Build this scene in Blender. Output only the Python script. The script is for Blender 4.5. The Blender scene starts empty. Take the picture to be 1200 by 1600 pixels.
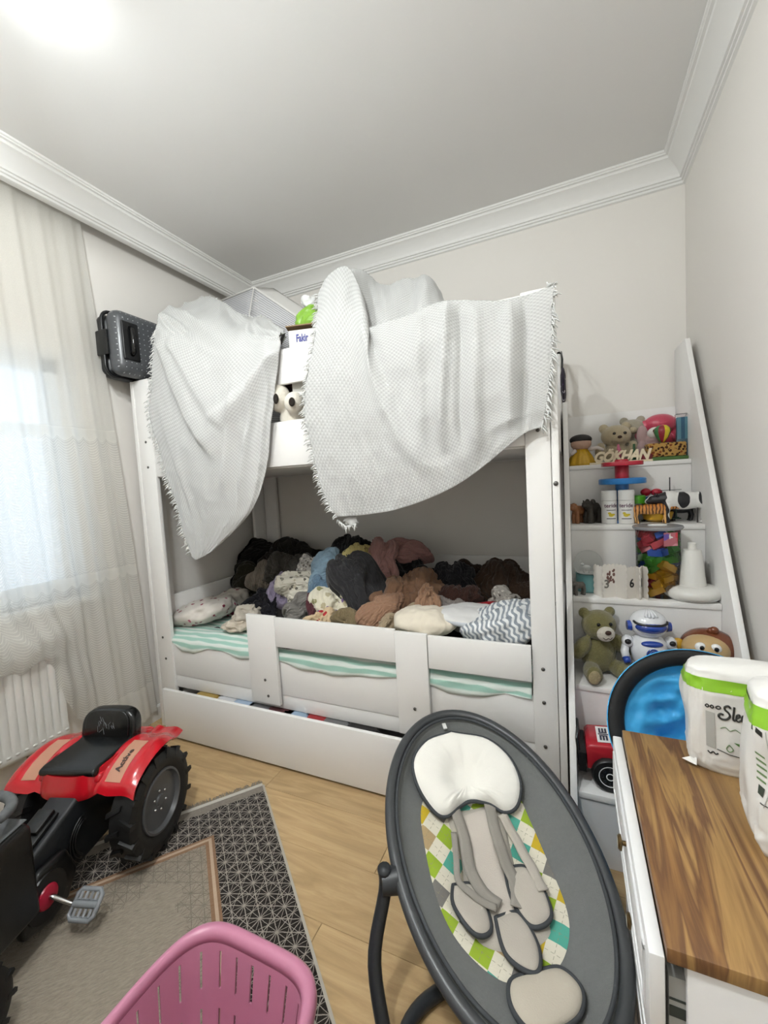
import bpy, bmesh, math, random
import numpy as np
from mathutils import Matrix, Vector, Euler

# ------------------------------------------------------------------ camera, light, exposure
PI = math.pi
SC = bpy.context.scene
COL = SC.collection
CAM_LOC = np.array([0.0, 0.0, 1.25])
CAM_R = np.array([[0.91227, 0.02401, 0.40888], [0.40572, 0.08394, -0.91014], [-0.05617, 0.99618, 0.06683]])
FPX = 650.4                                   # focal length in pixels of the 1200 x 1600 frame
cd = bpy.data.cameras.new('camera'); cam = bpy.data.objects.new('camera', cd); COL.objects.link(cam)
cam.matrix_world = Matrix(((*CAM_R[0], 0), (*CAM_R[1], 0), (*CAM_R[2], 1.25), (0, 0, 0, 1)))
cd.sensor_fit = 'VERTICAL'; cd.sensor_height = 24.0; cd.lens = 24.0 * FPX / 1600.0
cd.clip_start = 0.02
SC.camera = cam
vs = SC.view_settings
SC.display_settings.display_device = 'sRGB'
vs.view_transform = 'Standard'; vs.look = 'None'; vs.gamma = 1.0; vs.use_curve_mapping = False
vs.exposure = 1.52
wd = bpy.data.worlds.new('sky'); SC.world = wd; wd.use_nodes = True
wd.node_tree.nodes['Background'].inputs[0].default_value = (0.74, 0.87, 1.0, 1)
wd.node_tree.nodes['Background'].inputs[1].default_value = 0.62

def lamp_light(name, loc, power, radius, col=(0.93, 0.975, 0.985)):
    l = bpy.data.lights.new(name, 'POINT'); l.energy = power; l.shadow_soft_size = radius; l.color = col
    o = bpy.data.objects.new(name, l); COL.objects.link(o); o.location = loc
    return o
LAMP_A, LAMP_B, LAMP_C = (-1.10, 0.50, 2.42), (-1.31, 0.78, 2.60), (-0.52, 0.06, 2.42)
lamp_light('lamp_light', LAMP_A, 11, 0.045)
lamp_light('lamp_light.002', LAMP_C, 21, 0.06)
lamp_light('lamp_light.001', LAMP_B, 0.5, 0.03)

def ray(px, py):
    d = CAM_R @ np.array([px - 600.0, 800.0 - py, -FPX])
    return d
def at(px, py, y):                            # point of the room seen at a pixel, at depth y
    d = ray(px, py); return CAM_LOC + d * (y / d[1])
def atz(px, py, z):
    d = ray(px, py); return CAM_LOC + d * ((z - CAM_LOC[2]) / d[2])
def atx(px, py, x):
    d = ray(px, py); return CAM_LOC + d * (x / d[0])

# ------------------------------------------------------------------ small helpers
def lin(c):
    return c / 12.92 if c <= 0.04045 else ((c + 0.055) / 1.055) ** 2.4
def rgb(h):
    if isinstance(h, str):
        h = h.lstrip('#'); return tuple(lin(int(h[i:i + 2], 16) / 255) for i in (0, 2, 4))
    return tuple(h)

_nc = {}
def hash3(ix, iy, iz, seed):
    n = (ix * 374761393 + iy * 668265263 + iz * 2147483647 + seed * 974634533) & 0xFFFFFFFF
    n = ((n ^ (n >> 13)) * 1274126177) & 0xFFFFFFFF
    n = (n ^ (n >> 16)) & 0xFFFFFFFF
    return (n & 0xFFFFFF) / float(0xFFFFFF)
def vnoise(P, seed=0):
    P = np.asarray(P, float); F = np.floor(P).astype(np.int64); T = P - F; T = T * T * (3 - 2 * T)
    r = np.zeros(len(P))
    for dx in (0, 1):
        for dy in (0, 1):
            for dz in (0, 1):
                w = (T[:, 0] if dx else 1 - T[:, 0]) * (T[:, 1] if dy else 1 - T[:, 1]) * (T[:, 2] if dz else 1 - T[:, 2])
                r += w * hash3(F[:, 0] + dx, F[:, 1] + dy, F[:, 2] + dz, seed)
    return r
def ridge(P, seed=0):
    return 1 - np.abs(2 * vnoise(P, seed) - 1)

class MB:
    """collects vertices and faces of one mesh"""
    def __init__(s): s.v = []; s.f = []; s.uv = None; s.fm = []; s.cm = 0
    def add(s, vs_, fs_):
        b = len(s.v); s.v.extend([tuple(map(float, p)) for p in vs_])
        for f in fs_: s.f.append(tuple(i + b for i in f)); s.fm.append(s.cm)
        return s
    def box(s, x0, x1, y0, y1, z0, z1):
        return s.add([(x0, y0, z0), (x1, y0, z0), (x1, y1, z0), (x0, y1, z0), (x0, y0, z1), (x1, y0, z1), (x1, y1, z1), (x0, y1, z1)],
                     [(0, 3, 2, 1), (4, 5, 6, 7), (0, 1, 5, 4), (1, 2, 6, 5), (2, 3, 7, 6), (3, 0, 4, 7)])
    def obox(s, c, size, M):
        q = MB().box(-size[0] / 2, size[0] / 2, -size[1] / 2, size[1] / 2, -size[2] / 2, size[2] / 2)
        return s.add([Vector(c) + M @ Vector(p) for p in q.v], q.f)
    def prism(s, poly, axis, a, b):            # polygon in the two other axes, extruded along axis
        def mk(p, t): q = [p[0], p[1]]; q.insert(axis, t); return q
        n = len(poly); v = [mk(p, a) for p in poly] + [mk(p, b) for p in poly]
        f = [tuple(range(n - 1, -1, -1)), tuple(range(n, 2 * n))] + [(i, (i + 1) % n, n + (i + 1) % n, n + i) for i in range(n)]
        return s.add(v, f)
    def tube(s, path, r, n=8, closed=False, caps=True):
        P = [Vector(p) for p in path]; m = len(P); rr = r if hasattr(r, '__len__') else [r] * m
        v = []; prev = None
        for i, p in enumerate(P):
            if closed: t = P[(i + 1) % m] - P[i - 1]
            else: t = P[min(i + 1, m - 1)] - P[max(i - 1, 0)]
            t = t.normalized() if t.length > 1e-9 else Vector((0, 0, 1))
            if prev is None:
                a = Vector((0, 0, 1)) if abs(t.z) < .9 else Vector((1, 0, 0))
                nrm = t.cross(a).normalized()
            else:
                nrm = prev - t * prev.dot(t)
                nrm = nrm.normalized() if nrm.length > 1e-6 else t.orthogonal().normalized()
            prev = nrm; bn = t.cross(nrm)
            for k in range(n):
                a = 2 * PI * k / n; v.append(p + (nrm * math.cos(a) + bn * math.sin(a)) * rr[i])
        f = []
        for i in range(m if closed else m - 1):
            j = (i + 1) % m
            for k in range(n): f.append((i * n + k, i * n + (k + 1) % n, j * n + (k + 1) % n, j * n + k))
        if caps and not closed: f += [tuple(range(n - 1, -1, -1)), tuple(range((m - 1) * n, m * n))]
        return s.add(v, f)
    def cyl(s, p0, p1, r0, r1=None, n=16): return s.tube([p0, p1], [r0, r0 if r1 is None else r1], n)
    def lathe(s, prof, n=24, c=(0, 0, 0), M=None):   # profile of (radius, height)
        v = []; f = []; m = len(prof)
        for (r, h) in prof:
            for k in range(n):
                a = 2 * PI * k / n; p = Vector((r * math.cos(a), r * math.sin(a), h))
                v.append(Vector(c) + (M @ p if M else p))
        for i in range(m - 1):
            for k in range(n): f.append((i * n + k, i * n + (k + 1) % n, (i + 1) * n + (k + 1) % n, (i + 1) * n + k))
        if prof[0][0] > 1e-4: f.append(tuple(range(n - 1, -1, -1)))
        if prof[-1][0] > 1e-4: f.append(tuple(range((m - 1) * n, m * n)))
        return s.add(v, f)
    def ell(s, c, r, nu=20, nv=12, M=None, p=1.0):
        v = []; f = []
        def sg(x): return math.copysign(abs(x) ** p, x)
        for i in range(nv + 1):
            t = -PI / 2 + PI * i / nv
            for k in range(nu):
                a = 2 * PI * k / nu
                q = Vector((r[0] * sg(math.cos(t)) * sg(math.cos(a)), r[1] * sg(math.cos(t)) * sg(math.sin(a)), r[2] * sg(math.sin(t))))
                v.append(Vector(c) + (M @ q if M else q))
        for i in range(nv):
            for k in range(nu): f.append((i * nu + k, i * nu + (k + 1) % nu, (i + 1) * nu + (k + 1) % nu, (i + 1) * nu + k))
        return s.add(v, f)
    def grid(s, P, uv=None, closed_u=False):   # P array (nu, nv, 3)
        nu, nv = P.shape[:2]; f = []
        for i in range(nu if closed_u else nu - 1):
            j = (i + 1) % nu
            for k in range(nv - 1): f.append((i * nv + k, j * nv + k, j * nv + k + 1, i * nv + k + 1))
        if uv is not None: s.uv = np.asarray(uv, float).reshape(-1, 2)
        return s.add(P.reshape(-1, 3), f)

WORLD = {}
def mesh_of(mb, name, mats, smooth=40, bevel=0, seg=2, solid=0, remesh=0, subsurf=0, smo=0, inv=None):
    me = bpy.data.meshes.new(name)
    V = [inv @ Vector(p) for p in mb.v] if inv is not None else mb.v
    me.from_pydata(V, [], mb.f); 
    for m in (mats if isinstance(mats, (list, tuple)) else [mats]): me.materials.append(m)
    if any(mb.fm): me.polygons.foreach_set('material_index', mb.fm)
    if mb.uv is not None:
        ul = me.uv_layers.new(name='UVMap'); li = np.empty(len(me.loops), np.int32); me.loops.foreach_get('vertex_index', li)
        ul.data.foreach_set('uv', mb.uv[li].astype(np.float32).ravel())
    me.validate()
    bm = bmesh.new(); bm.from_mesh(me)
    bmesh.ops.remove_doubles(bm, verts=bm.verts, dist=1e-6)
    if mb.uv is None: bmesh.ops.recalc_face_normals(bm, faces=bm.faces)
    bm.to_mesh(me); bm.free()
    if remesh or bevel or solid or subsurf:
        t = bpy.data.objects.new('t', me); COL.objects.link(t)
        if remesh:
            m = t.modifiers.new('r', 'REMESH'); m.mode = 'VOXEL'; m.voxel_size = remesh
            if smo: m = t.modifiers.new('s', 'SMOOTH'); m.factor = .5; m.iterations = smo
        if bevel:
            m = t.modifiers.new('b', 'BEVEL'); m.width = bevel; m.segments = seg; m.limit_method = 'ANGLE'; m.angle_limit = 0.6
        if solid:
            m = t.modifiers.new('s', 'SOLIDIFY'); m.thickness = solid; m.offset = 0
        if subsurf:
            m = t.modifiers.new('u', 'SUBSURF'); m.levels = subsurf; m.render_levels = subsurf
        dg = bpy.context.evaluated_depsgraph_get(); dg.update()
        me2 = bpy.data.meshes.new_from_object(t.evaluated_get(dg)); bpy.data.objects.remove(t); bpy.data.meshes.remove(me); me = me2; me.name = name
    if smooth:
        me.polygons.foreach_set('use_smooth', [True] * len(me.polygons))
        if smooth < 180: me.set_sharp_from_angle(angle=math.radians(smooth))
    me.update()
    return me

def thing(name, label, cat, loc=(0, 0, 0), rz=0, group=None, rx=0, ry=0):
    o = bpy.data.objects.new(name, None); COL.objects.link(o); o.empty_display_size = .05
    o.location = loc; o.rotation_euler = (rx, ry, rz)
    o['label'] = label; o['category'] = cat
    if group: o['group'] = group
    WORLD[o.name] = Matrix.Translation(loc) @ Euler((rx, ry, rz)).to_matrix().to_4x4()
    return o
def part(mb, name, mats, parent, world=False, label=None, kind=None, **k):
    inv = WORLD[parent.name].inverted() if world else None
    me = mesh_of(mb, name, mats, inv=inv, **k)
    o = bpy.data.objects.new(name, me); COL.objects.link(o); o.parent = parent
    WORLD[o.name] = WORLD[parent.name]
    if label: o['label'] = label
    if kind: o['kind'] = kind
    return o
def single(mb, name, mats, label, cat, origin=None, group=None, kind=None, **k):
    """a thing that is one mesh; mesh given in world coordinates"""
    if origin is None:
        a = np.array(mb.v); origin = ((a[:, 0].min() + a[:, 0].max()) / 2, (a[:, 1].min() + a[:, 1].max()) / 2, a[:, 2].min())
    M = Matrix.Translation(origin)
    me = mesh_of(mb, name, mats, inv=M.inverted(), **k)
    o = bpy.data.objects.new(name, me); COL.objects.link(o); o.location = origin
    if label: o['label'] = label
    if cat: o['category'] = cat
    if group: o['group'] = group
    if kind: o['kind'] = kind
    WORLD[o.name] = M
    return o
def struct(mb, name, mats, parent=None, **k):
    me = mesh_of(mb, name, mats, **k)
    o = bpy.data.objects.new(name, me); COL.objects.link(o); o['kind'] = 'structure'
    WORLD[o.name] = Matrix.Identity(4)
    return o
def text_mb(txt, size, extrude=0.0005, shear=0, bend=None, M=None, bold=0.0, spacing=1.0):
    c = bpy.data.curves.new('t', 'FONT'); c.body = txt; c.size = size; c.extrude = extrude; c.align_x = 'CENTER'; c.align_y = 'CENTER'
    c.shear = shear; c.offset = bold; c.space_character = spacing; c.resolution_u = 3
    o = bpy.data.objects.new('t', c); COL.objects.link(o)
    dg = bpy.context.evaluated_depsgraph_get(); dg.update()
    me = bpy.data.meshes.new_from_object(o.evaluated_get(dg)); bpy.data.objects.remove(o)
    V = [v.co.copy() for v in me.vertices]; F = [tuple(p.vertices) for p in me.polygons]; bpy.data.meshes.remove(me)
    if bend: V = [Vector(bend(v.x, v.y, v.z)) for v in V]
    if M is not None: V = [M @ v for v in V]
    b = MB(); b.add(V, F); return b
def frame(o, x, y):                             # matrix with axes x, y (and their cross) at origin o
    x = Vector(x).normalized(); z = x.cross(Vector(y)).normalized(); y = z.cross(x)
    return Matrix(((x.x, y.x, z.x, o[0]), (x.y, y.y, z.y, o[1]), (x.z, y.z, z.z, o[2]), (0, 0, 0, 1)))

def catmull(C, n, axis=0):                      # smooth interpolation of a control array along an axis
    C = np.moveaxis(np.asarray(C, float), axis, 0); m = len(C); out = []
    for t in np.linspace(0, m - 1, n):
        i = min(int(t), m - 2); u = t - i
        p0, p1, p2, p3 = C[max(i - 1, 0)], C[i], C[i + 1], C[min(i + 2, m - 1)]
        out.append(.5 * ((2 * p1) + (-p0 + p2) * u + (2 * p0 - 5 * p1 + 4 * p2 - p3) * u * u + (-p0 + 3 * p1 - 3 * p2 + p3) * u ** 3))
    return np.moveaxis(np.array(out), 0, axis)
def surf(C, nu, nv): return catmull(catmull(C, nu, 0), nv, 1)
def arcuv(P):                                   # uv in metres along the middle lines of a grid
    du = np.r_[0, np.cumsum(np.linalg.norm(np.diff(P, axis=0), axis=2).mean(1))]
    dv = np.r_[0, np.cumsum(np.linalg.norm(np.diff(P, axis=1), axis=2).mean(0))]
    return np.stack(np.meshgrid(du, dv, indexing='ij'), -1)
def gnormals(P):
    a = np.gradient(P, axis=0); b = np.gradient(P, axis=1); n = np.cross(a, b); return n / (np.linalg.norm(n, axis=2, keepdims=True) + 1e-9)

# ------------------------------------------------------------------ materials
class NT:
    def __init__(s, name):
        s.m = bpy.data.materials.new(name); s.m.use_nodes = True; s.t = s.m.node_tree; s.n = s.t.nodes
        s.p = s.n['Principled BSDF']; s.out = s.n['Material Output']
    def new(s, typ, **k):
        q = s.n.new(typ)
        for a, b in k.items(): setattr(q, a, b)
        return q
    def link(s, a, b): s.t.links.new(a, b)
    def val(s, sock, v):
        if hasattr(v, 'is_linked') or isinstance(v, bpy.types.NodeSocket): s.link(v, sock)
        else: sock.default_value = v
    def math(s, op, a, b=None, c=None):
        q = s.new('ShaderNodeMath', operation=op); s.val(q.inputs[0], a)
        if b is not None: s.val(q.inputs[1], b)
        if c is not None: s.val(q.inputs[2], c)
        return q.outputs[0]
    def coord(s, kind='Object'):
        return s.new('ShaderNodeTexCoord').outputs[kind]
    def map(s, v, scale=(1, 1, 1), rot=(0, 0, 0), loc=(0, 0, 0)):
        q = s.new('ShaderNodeMapping'); s.link(v, q.inputs[0]); q.inputs[3].default_value = scale; q.inputs[2].default_value = rot; q.inputs[1].default_value = loc
        return q.outputs[0]
    def noise(s, v, scale, detail=3, rough=.55, dist=0):
        q = s.new('ShaderNodeTexNoise'); s.link(v, q.inputs['Vector']); q.inputs['Scale'].default_value = scale
        q.inputs['Detail'].default_value = detail; q.inputs['Roughness'].default_value = rough; q.inputs['Distortion'].default_value = dist
        return q.outputs['Fac']
    def sep(s, v): q = s.new('ShaderNodeSeparateXYZ'); s.link(v, q.inputs[0]); return q.outputs
    def comb(s, x, y, z=0.0):
        q = s.new('ShaderNodeCombineXYZ'); s.val(q.inputs[0], x); s.val(q.inputs[1], y); s.val(q.inputs[2], z); return q.outputs[0]
    def ramp(s, f, stops, const=False):
        q = s.new('ShaderNodeValToRGB'); s.link(f, q.inputs[0]); e = q.color_ramp.elements
        if const: q.color_ramp.interpolation = 'CONSTANT'
        while len(e) < len(stops): e.new(.5)
        for i, (p, c) in enumerate(stops): e[i].position = p; e[i].color = (*rgb(c), 1)
        return q.outputs[0]
    def mix(s, f, a, b):
        q = s.new('ShaderNodeMix', data_type='RGBA'); s.val(q.inputs[0], f)
        for sock, v in ((q.inputs[6], a), (q.inputs[7], b)):
            if isinstance(v, (str, tuple)): sock.default_value = (*rgb(v), 1)
            else: s.link(v, sock)
        return q.outputs[2]
    def bump(s, h, strength=.3, dist=.01):
        q = s.new('ShaderNodeBump'); s.link(h, q.inputs['Height']); q.inputs['Strength'].default_value = strength; q.inputs['Distance'].default_value = dist
        s.link(q.outputs[0], s.p.inputs['Normal']); return q.outputs[0]
    def base(s, c):
        if isinstance(c, (str, tuple)): s.p.inputs['Base Color'].default_value = (*rgb(c), 1)
        else: s.link(c, s.p.inputs['Base Color'])
        return s
    def set(s, rough=.5, metal=0, spec=.5, coat=0, sheen=0):
        s.p.inputs['Roughness'].default_value = rough; s.p.inputs['Metallic'].default_value = metal
        s.p.inputs['Specular IOR Level'].default_value = spec; s.p.inputs['Coat Weight'].default_value = coat; s.p.inputs['Sheen Weight'].default_value = sheen
        return s
_mats = {}
def M(name, col, rough=.5, metal=0, spec=.5, coat=0, bump=0, bs=60, var=0, vsc=6, sheen=0, bd=.003):
    if name in _mats: return _mats[name]
    t = NT(name); t.set(rough, metal, spec, coat, sheen); c = t.coord()
    if var:
        n = t.noise(c, vsc, 4); k = rgb(col); lo = tuple(x * (1 - var) for x in k); hi = tuple(min(1, x * (1 + var * .6)) for x in k)
        t.base(t.mix(n, lo, hi))
    else: t.base(col)
    if bump: t.bump(t.noise(c, bs, 4), bump, bd)
    _mats[name] = t.m
    return t.m
def plastic(name, col, rough=.3): return M(name, col, rough, spec=.5)
def cloth_mat(name, col, var=.12, bs=350): return M(name, col, .92, spec=.15, bump=.35, bs=bs, var=var, vsc=9, sheen=.15, bd=.002)

white_lacquer = M('white_lacquer', '#ebe9e6', .38, bump=.03, bs=25)
chrome = M('chrome', '#c8c8c8', .22, metal=1)
dark_bolt = M('dark_bolt', '#6a6865', .4, metal=.8)
black_plastic = M('black_plastic', '#101113', .38, bump=.05, bs=90)
# ------------------------------------------------------------------ room shell
XL, XR, YB, YF, ZC = -2.16, 0.525, 2.47, -1.45, 2.69
def wall_paint(name, col):
    t = NT(name); t.set(.75, spec=.25); c = t.coord()
    t.base(t.mix(t.noise(c, 1.3, 3), tuple(x * .97 for x in rgb(col)), tuple(min(1, x * 1.02) for x in rgb(col))))
    t.bump(t.noise(c, 140, 4), .08, .002); return t.m
m_wall = wall_paint('wall_paint', '#e6e2dc'); m_ceil = wall_paint('ceiling_paint', '#eae9e7')
m_trim = M('plaster_white', '#eae9e6', .5)
WY0, WY1, WZ0, WZ1 = 0.10, 1.23, 0.80, 1.92      # window opening in the left wall
b = MB(); T = .22
b.box(XL - T, XL, YF, WY0, 0, ZC); b.box(XL - T, XL, WY1, YB, 0, ZC); b.box(XL - T, XL, WY0, WY1, 0, WZ0); b.box(XL - T, XL, WY0, WY1, WZ1, ZC)
struct(b, 'wall_left', m_wall, smooth=0)
struct(MB().box(XL - T, XR + T, YB, YB + .1, 0, ZC), 'wall_back', m_wall, smooth=0)
struct(MB().box(XR, XR + .1, YF, YB, 0, ZC), 'wall_right', m_wall, smooth=0)
struct(MB().box(XL - T, XR + T, YF - .1, YF, 0, ZC), 'wall_front', m_wall, smooth=0)
struct(MB().box(XL - T, XR + .1, YF - .1, YB + .1, ZC, ZC + .1), 'ceiling', m_ceil, smooth=0)
# crown mouldings
prof = [(0, 0), (.098, 0), (.098, -.009), (.092, -.012), (.092, -.017), (.082, -.019), (.078, -.026), (.080, -.030), (.072, -.034),
        (.058, -.045), (.042, -.062), (.030, -.080), (.026, -.090), (.026, -.095), (.018, -.097), (.018, -.106), (.010, -.108), (.010, -.118), (0, -.122)]
struct(MB().prism([(YB - d, ZC + z) for d, z in prof], 0, XL + .09, XR), 'trim_1', m_trim, smooth=35)
struct(MB().prism([(XR - d, ZC + z) for d, z in prof], 1, YF, YB), 'trim_2', m_trim, smooth=35)
XP = -2.062                                       # pelmet face: the left moulding stands off the wall and hides the curtain rail
struct(MB().prism([(XP - .018, 0 + ZC)] + [(XP + d, ZC + z) for d, z in prof[1:]] + [(XP - .018, ZC - .122)], 1, YF, YB), 'trim_3', m_trim, smooth=35)
struct(MB().prism([(XL, 0), (XL + .014, 0), (XL + .014, .07), (XL + .008, .08), (XL, .08)], 1, YF, YB), 'baseboard_left', m_trim, smooth=0)
struct(MB().prism([(YB, 0), (YB - .014, 0), (YB - .014, .07), (YB - .008, .08), (YB, .08)], 0, XL, XR), 'baseboard_back', m_trim, smooth=0)
struct(MB().prism([(XR, 0), (XR - .014, 0), (XR - .014, .07), (XR - .008, .08), (XR, .08)], 1, YF, YB), 'baseboard_right', m_trim, smooth=0)
# floor: laminate planks laid along x, each one a piece with a recessed joint
t = NT('oak_laminate'); t.set(.42, spec=.4); oi = t.new('ShaderNodeObjectInfo')
off = t.comb(t.math('MULTIPLY', oi.outputs['Random'], 37.0), t.math('MULTIPLY', oi.outputs['Random'], 11.0))
va = t.new('ShaderNodeVectorMath', operation='ADD'); t.link(t.coord(), va.inputs[0]); t.link(off, va.inputs[1])
g = t.map(va.outputs[0], (1.1, 9, 9)); n1 = t.noise(g, 2.2, 5, .6, 1.6)
g2 = t.map(va.outputs[0], (6, 170, 60)); n2 = t.noise(g2, 1.0, 3)
c1 = t.ramp(n1, [(.25, '#a0875f'), (.45, '#b4986d'), (.6, '#c2a67b'), (.8, '#ab9066')])
c2 = t.mix(t.math('MULTIPLY', n2, .35), c1, '#94795a')
hv = t.new('ShaderNodeHueSaturation'); t.link(c2, hv.inputs['Color']); t.link(t.math('MULTIPLY_ADD', oi.outputs['Random'], .18, .91), hv.inputs['Value'])
t.base(hv.outputs[0]); t.bump(n2, .06, .001); m_oak = t.m
fl = struct(MB().box(XL, XR, YF, YB, -.05, -.010), 'floor', M('floor_gap', '#4a3a28', .8), smooth=0)
PW, PL = .192, 1.285
_plank = {}
rows = [1.112 + PW * k for k in range(-14, 8)]
for i, y0 in enumerate(rows):
    ya, yb = max(y0, YF), min(y0 + PW, YB)
    if yb - ya < .01: continue
    x = XL - ((i * 0.47 + .21) % 1.0) * PL
    while x < XR:
        xa, xb = max(x, XL), min(x + PL, XR)
        if xb - xa > .02:
            key = (round(xb - xa, 3), round(yb - ya, 3))
            if key not in _plank:
                lx, ly = key; w = .0011; h = -.0016
                q = MB().add([(-lx / 2 + .0004, -ly / 2 + .0004, -.010), (lx / 2 - .0004, -ly / 2 + .0004, -.010), (lx / 2 - .0004, ly / 2 - .0004, -.010), (-lx / 2 + .0004, ly / 2 - .0004, -.010),
                              (-lx / 2 + .0004, -ly / 2 + .0004, h), (lx / 2 - .0004, -ly / 2 + .0004, h), (lx / 2 - .0004, ly / 2 - .0004, h), (-lx / 2 + .0004, ly / 2 - .0004, h),
                              (-lx / 2 + w, -ly / 2 + w, 0), (lx / 2 - w, -ly / 2 + w, 0), (lx / 2 - w, ly / 2 - w, 0), (-lx / 2 + w, ly / 2 - w, 0)],
                             [(0, 1, 5, 4), (1, 2, 6, 5), (2, 3, 7, 6), (3, 0, 4, 7), (4, 5, 9, 8), (5, 6, 10, 9), (6, 7, 11, 10), (7, 4, 8, 11), (8, 9, 10, 11)])
                _plank[key] = mesh_of(q, 'floor_plank', m_oak, smooth=0)
            o = bpy.data.objects.new('floor_plank', _plank[key]); COL.objects.link(o); o.parent = fl; o.location = ((xa + xb) / 2, (ya + yb) / 2, 0)
        x += PL
# window: frame, sash bar, pane
m_pvc = M('window_plastic', '#e9ebec', .3)
b = MB(); fx0, fx1 = XL - .13, XL - .06
for (ya, yb, za, zb) in ((WY0, WY0 + .06, WZ0, WZ1), (WY1 - .06, WY1, WZ0, WZ1), (WY0, WY1, WZ0, WZ0 + .06), (WY0, WY1, WZ1 - .06, WZ1), (.62, .68, WZ0, WZ1)):
    b.box(fx0, fx1, ya, yb, za, zb)
win = struct(b, 'window_1', m_pvc, smooth=0)
t = NT('window_glass'); t.n.remove(t.p); tr = t.new('ShaderNodeBsdfTransparent'); gl = t.new('ShaderNodeBsdfGlossy'); gl.inputs['Roughness'].default_value = .02
mx = t.new('ShaderNodeMixShader'); mx.inputs[0].default_value = .06; t.link(tr.outputs[0], mx.inputs[1]); t.link(gl.outputs[0], mx.inputs[2]); t.link(mx.outputs[0], t.out.inputs[0]); m_glass_pane = t.m
for ya, yb in ((WY0 + .06, .62), (.68, WY1 - .06)):
    part(MB().box(XL - .100, XL - .094, ya, yb, WZ0 + .06, WZ1 - .06), 'pane', m_glass_pane, win, smooth=0)
part(MB().box(XL - .06, XL + .045, WY0 - .04, WY1 + .03, WZ0 - .03, WZ0), 'window_sill', m_trim, win, smooth=0)
# door behind the camera
dr = struct(MB().box(-1.35, -.45, YF, YF + .03, .01, 2.05), 'door_1', white_lacquer, smooth=0)
# ceiling lamp (just outside the frame, lights the room)
m_bulb = NT('bulb_glow'); m_bulb.p.inputs['Emission Color'].default_value = (1, .95, .86, 1); m_bulb.p.inputs['Emission Strength'].default_value = 6; m_bulb = m_bulb.m
lp = thing('ceiling_lamp', 'white ceiling lamp with three bulbs on curved arms', 'lamp', (-.95, .40, ZC))
part(MB().lathe([(.05, -.03), (.075, -.022), (.08, 0)], 24, (-.95, .40, ZC)), 'base', white_lacquer, lp, True)
for L_ in (LAMP_A, LAMP_C):
    L_ = np.array(L_); part(MB().tube([(-.95, .40, ZC - .02), (-.95 + (L_[0] + .95) * .5, .40 + (L_[1] - .40) * .5, ZC - .06), L_ + np.array((0, 0, .12))], .008), 'arm', white_lacquer, lp, True)
    part(MB().lathe([(.098, .032), (.101, .030), (.104, .034), (.06, .075), (.02, .110), (.0, .110)], 32, L_), 'added_shade', white_lacquer, lp, True)  # unseen cone added above the bulb to block its light towards the ceiling
    part(MB().lathe([(.022, .055), (.028, .085), (.028, .10), (.012, .108)], 16, L_), 'socket', white_lacquer, lp, True)
part(MB().tube([(-.95, .40, ZC - .02), (-1.2, .66, ZC - .02), np.array(LAMP_B) + np.array((0, 0, .055))], .008), 'arm', white_lacquer, lp, True)
# radiator under the window
m_rad = M('radiator_enamel', '#d9d7d1', .35)
RY0, RY1, RZ0, RZ1, RX = -.1, 1.035, .215, .62, -2.052
ys = np.linspace(RY0, RY1, 38 * 12 + 1); zs = np.r_[RZ0, RZ0 + .012, RZ0 + .028, RZ0 + .045, RZ0 + .06, RZ0 + .075, np.linspace(RZ0 + .09, RZ1 - .06, 6), RZ1 - .03, RZ1]
P = np.zeros((len(ys), len(zs), 3))
for j, z in enumerate(zs):
    k = np.clip((z - RZ0 - .045) / .03, 0, 1) * np.clip((RZ1 - .03 - z) / .03, 0, 1)
    ph = (ys - RY0) / .03 * PI; gr = np.abs(np.sin(ph)) ** .35
    P[:, j] = np.stack([RX - (1 - gr) * .012 * k - .014 * (z <= RZ0) - .014 * (z >= RZ1), ys, np.full_like(ys, z)], -1)
rad = thing('radiator', 'white panel radiator with vertical ribs under the curtained window', 'radiator', (RX - .04, .45, RZ0))
b = MB().grid(P); part(b, 'panel', m_rad, rad, True, smooth=50)
part(MB().box(RX - .075, RX - .013, RY0, RY1, RZ0 + .001, RZ1 + .01), 'casing', m_rad, rad, True, bevel=.01)
b = MB()
for k in range(38): b.ell((RX + .001, RY0 + .015 + .03 * k, RZ0 + .036), (.004, .0085, .005), 10, 6)
part(b, 'rib_ends', m_rad, rad, True, kind='stuff', smooth=180)
m_pipe = M('brown_pipe', '#6f6257', .45)
for y in (.90, .985): part(MB().cyl((RX - .045, y, 0), (RX - .045, y, RZ0 + .01), .009), 'pipe', m_pipe, rad, True)
# sheer curtain
t = NT('sheer_tulle'); t.n.remove(t.p); uv = t.sep(t.coord('UV')); u_, v_ = uv[0], uv[1]
sc = t.math('MULTIPLY', t.math('ABSOLUTE', t.math('SINE', t.math('MULTIPLY', u_, PI / .085))), .022)      # scallop shape along the width
sw = t.math('ADD', v_, sc)
lines = t.math('SMOOTH_MIN', t.math('ABSOLUTE', t.math('SINE', t.math('MULTIPLY', sw, PI / .0125))), 1.0, .05)
lines = t.math('LESS_THAN', lines, .42)
def band(a, bb): return t.math('MULTIPLY', t.math('GREATER_THAN', sw, a), t.math('LESS_THAN', v_, bb))
lace = t.math('MAXIMUM', band(1.555, 1.595), band(.868, .905))
zone = t.math('LESS_THAN', v_, 1.58); hem = t.math('LESS_THAN', v_, .24)
al = t.math('ADD', .74, t.math('MULTIPLY', t.math('MULTIPLY', lines, zone), .22))
al = t.math('MAXIMUM', al, t.math('MULTIPLY', lace, .98)); al = t.math('MAXIMUM', al, t.math('MULTIPLY', hem, .92))
al = t.math('ADD', al, t.math('MULTIPLY', t.math('SUBTRACT', t.noise(t.map(t.coord('UV'), (260, 200, 1)), 1, 2), .5), .16))
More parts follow.
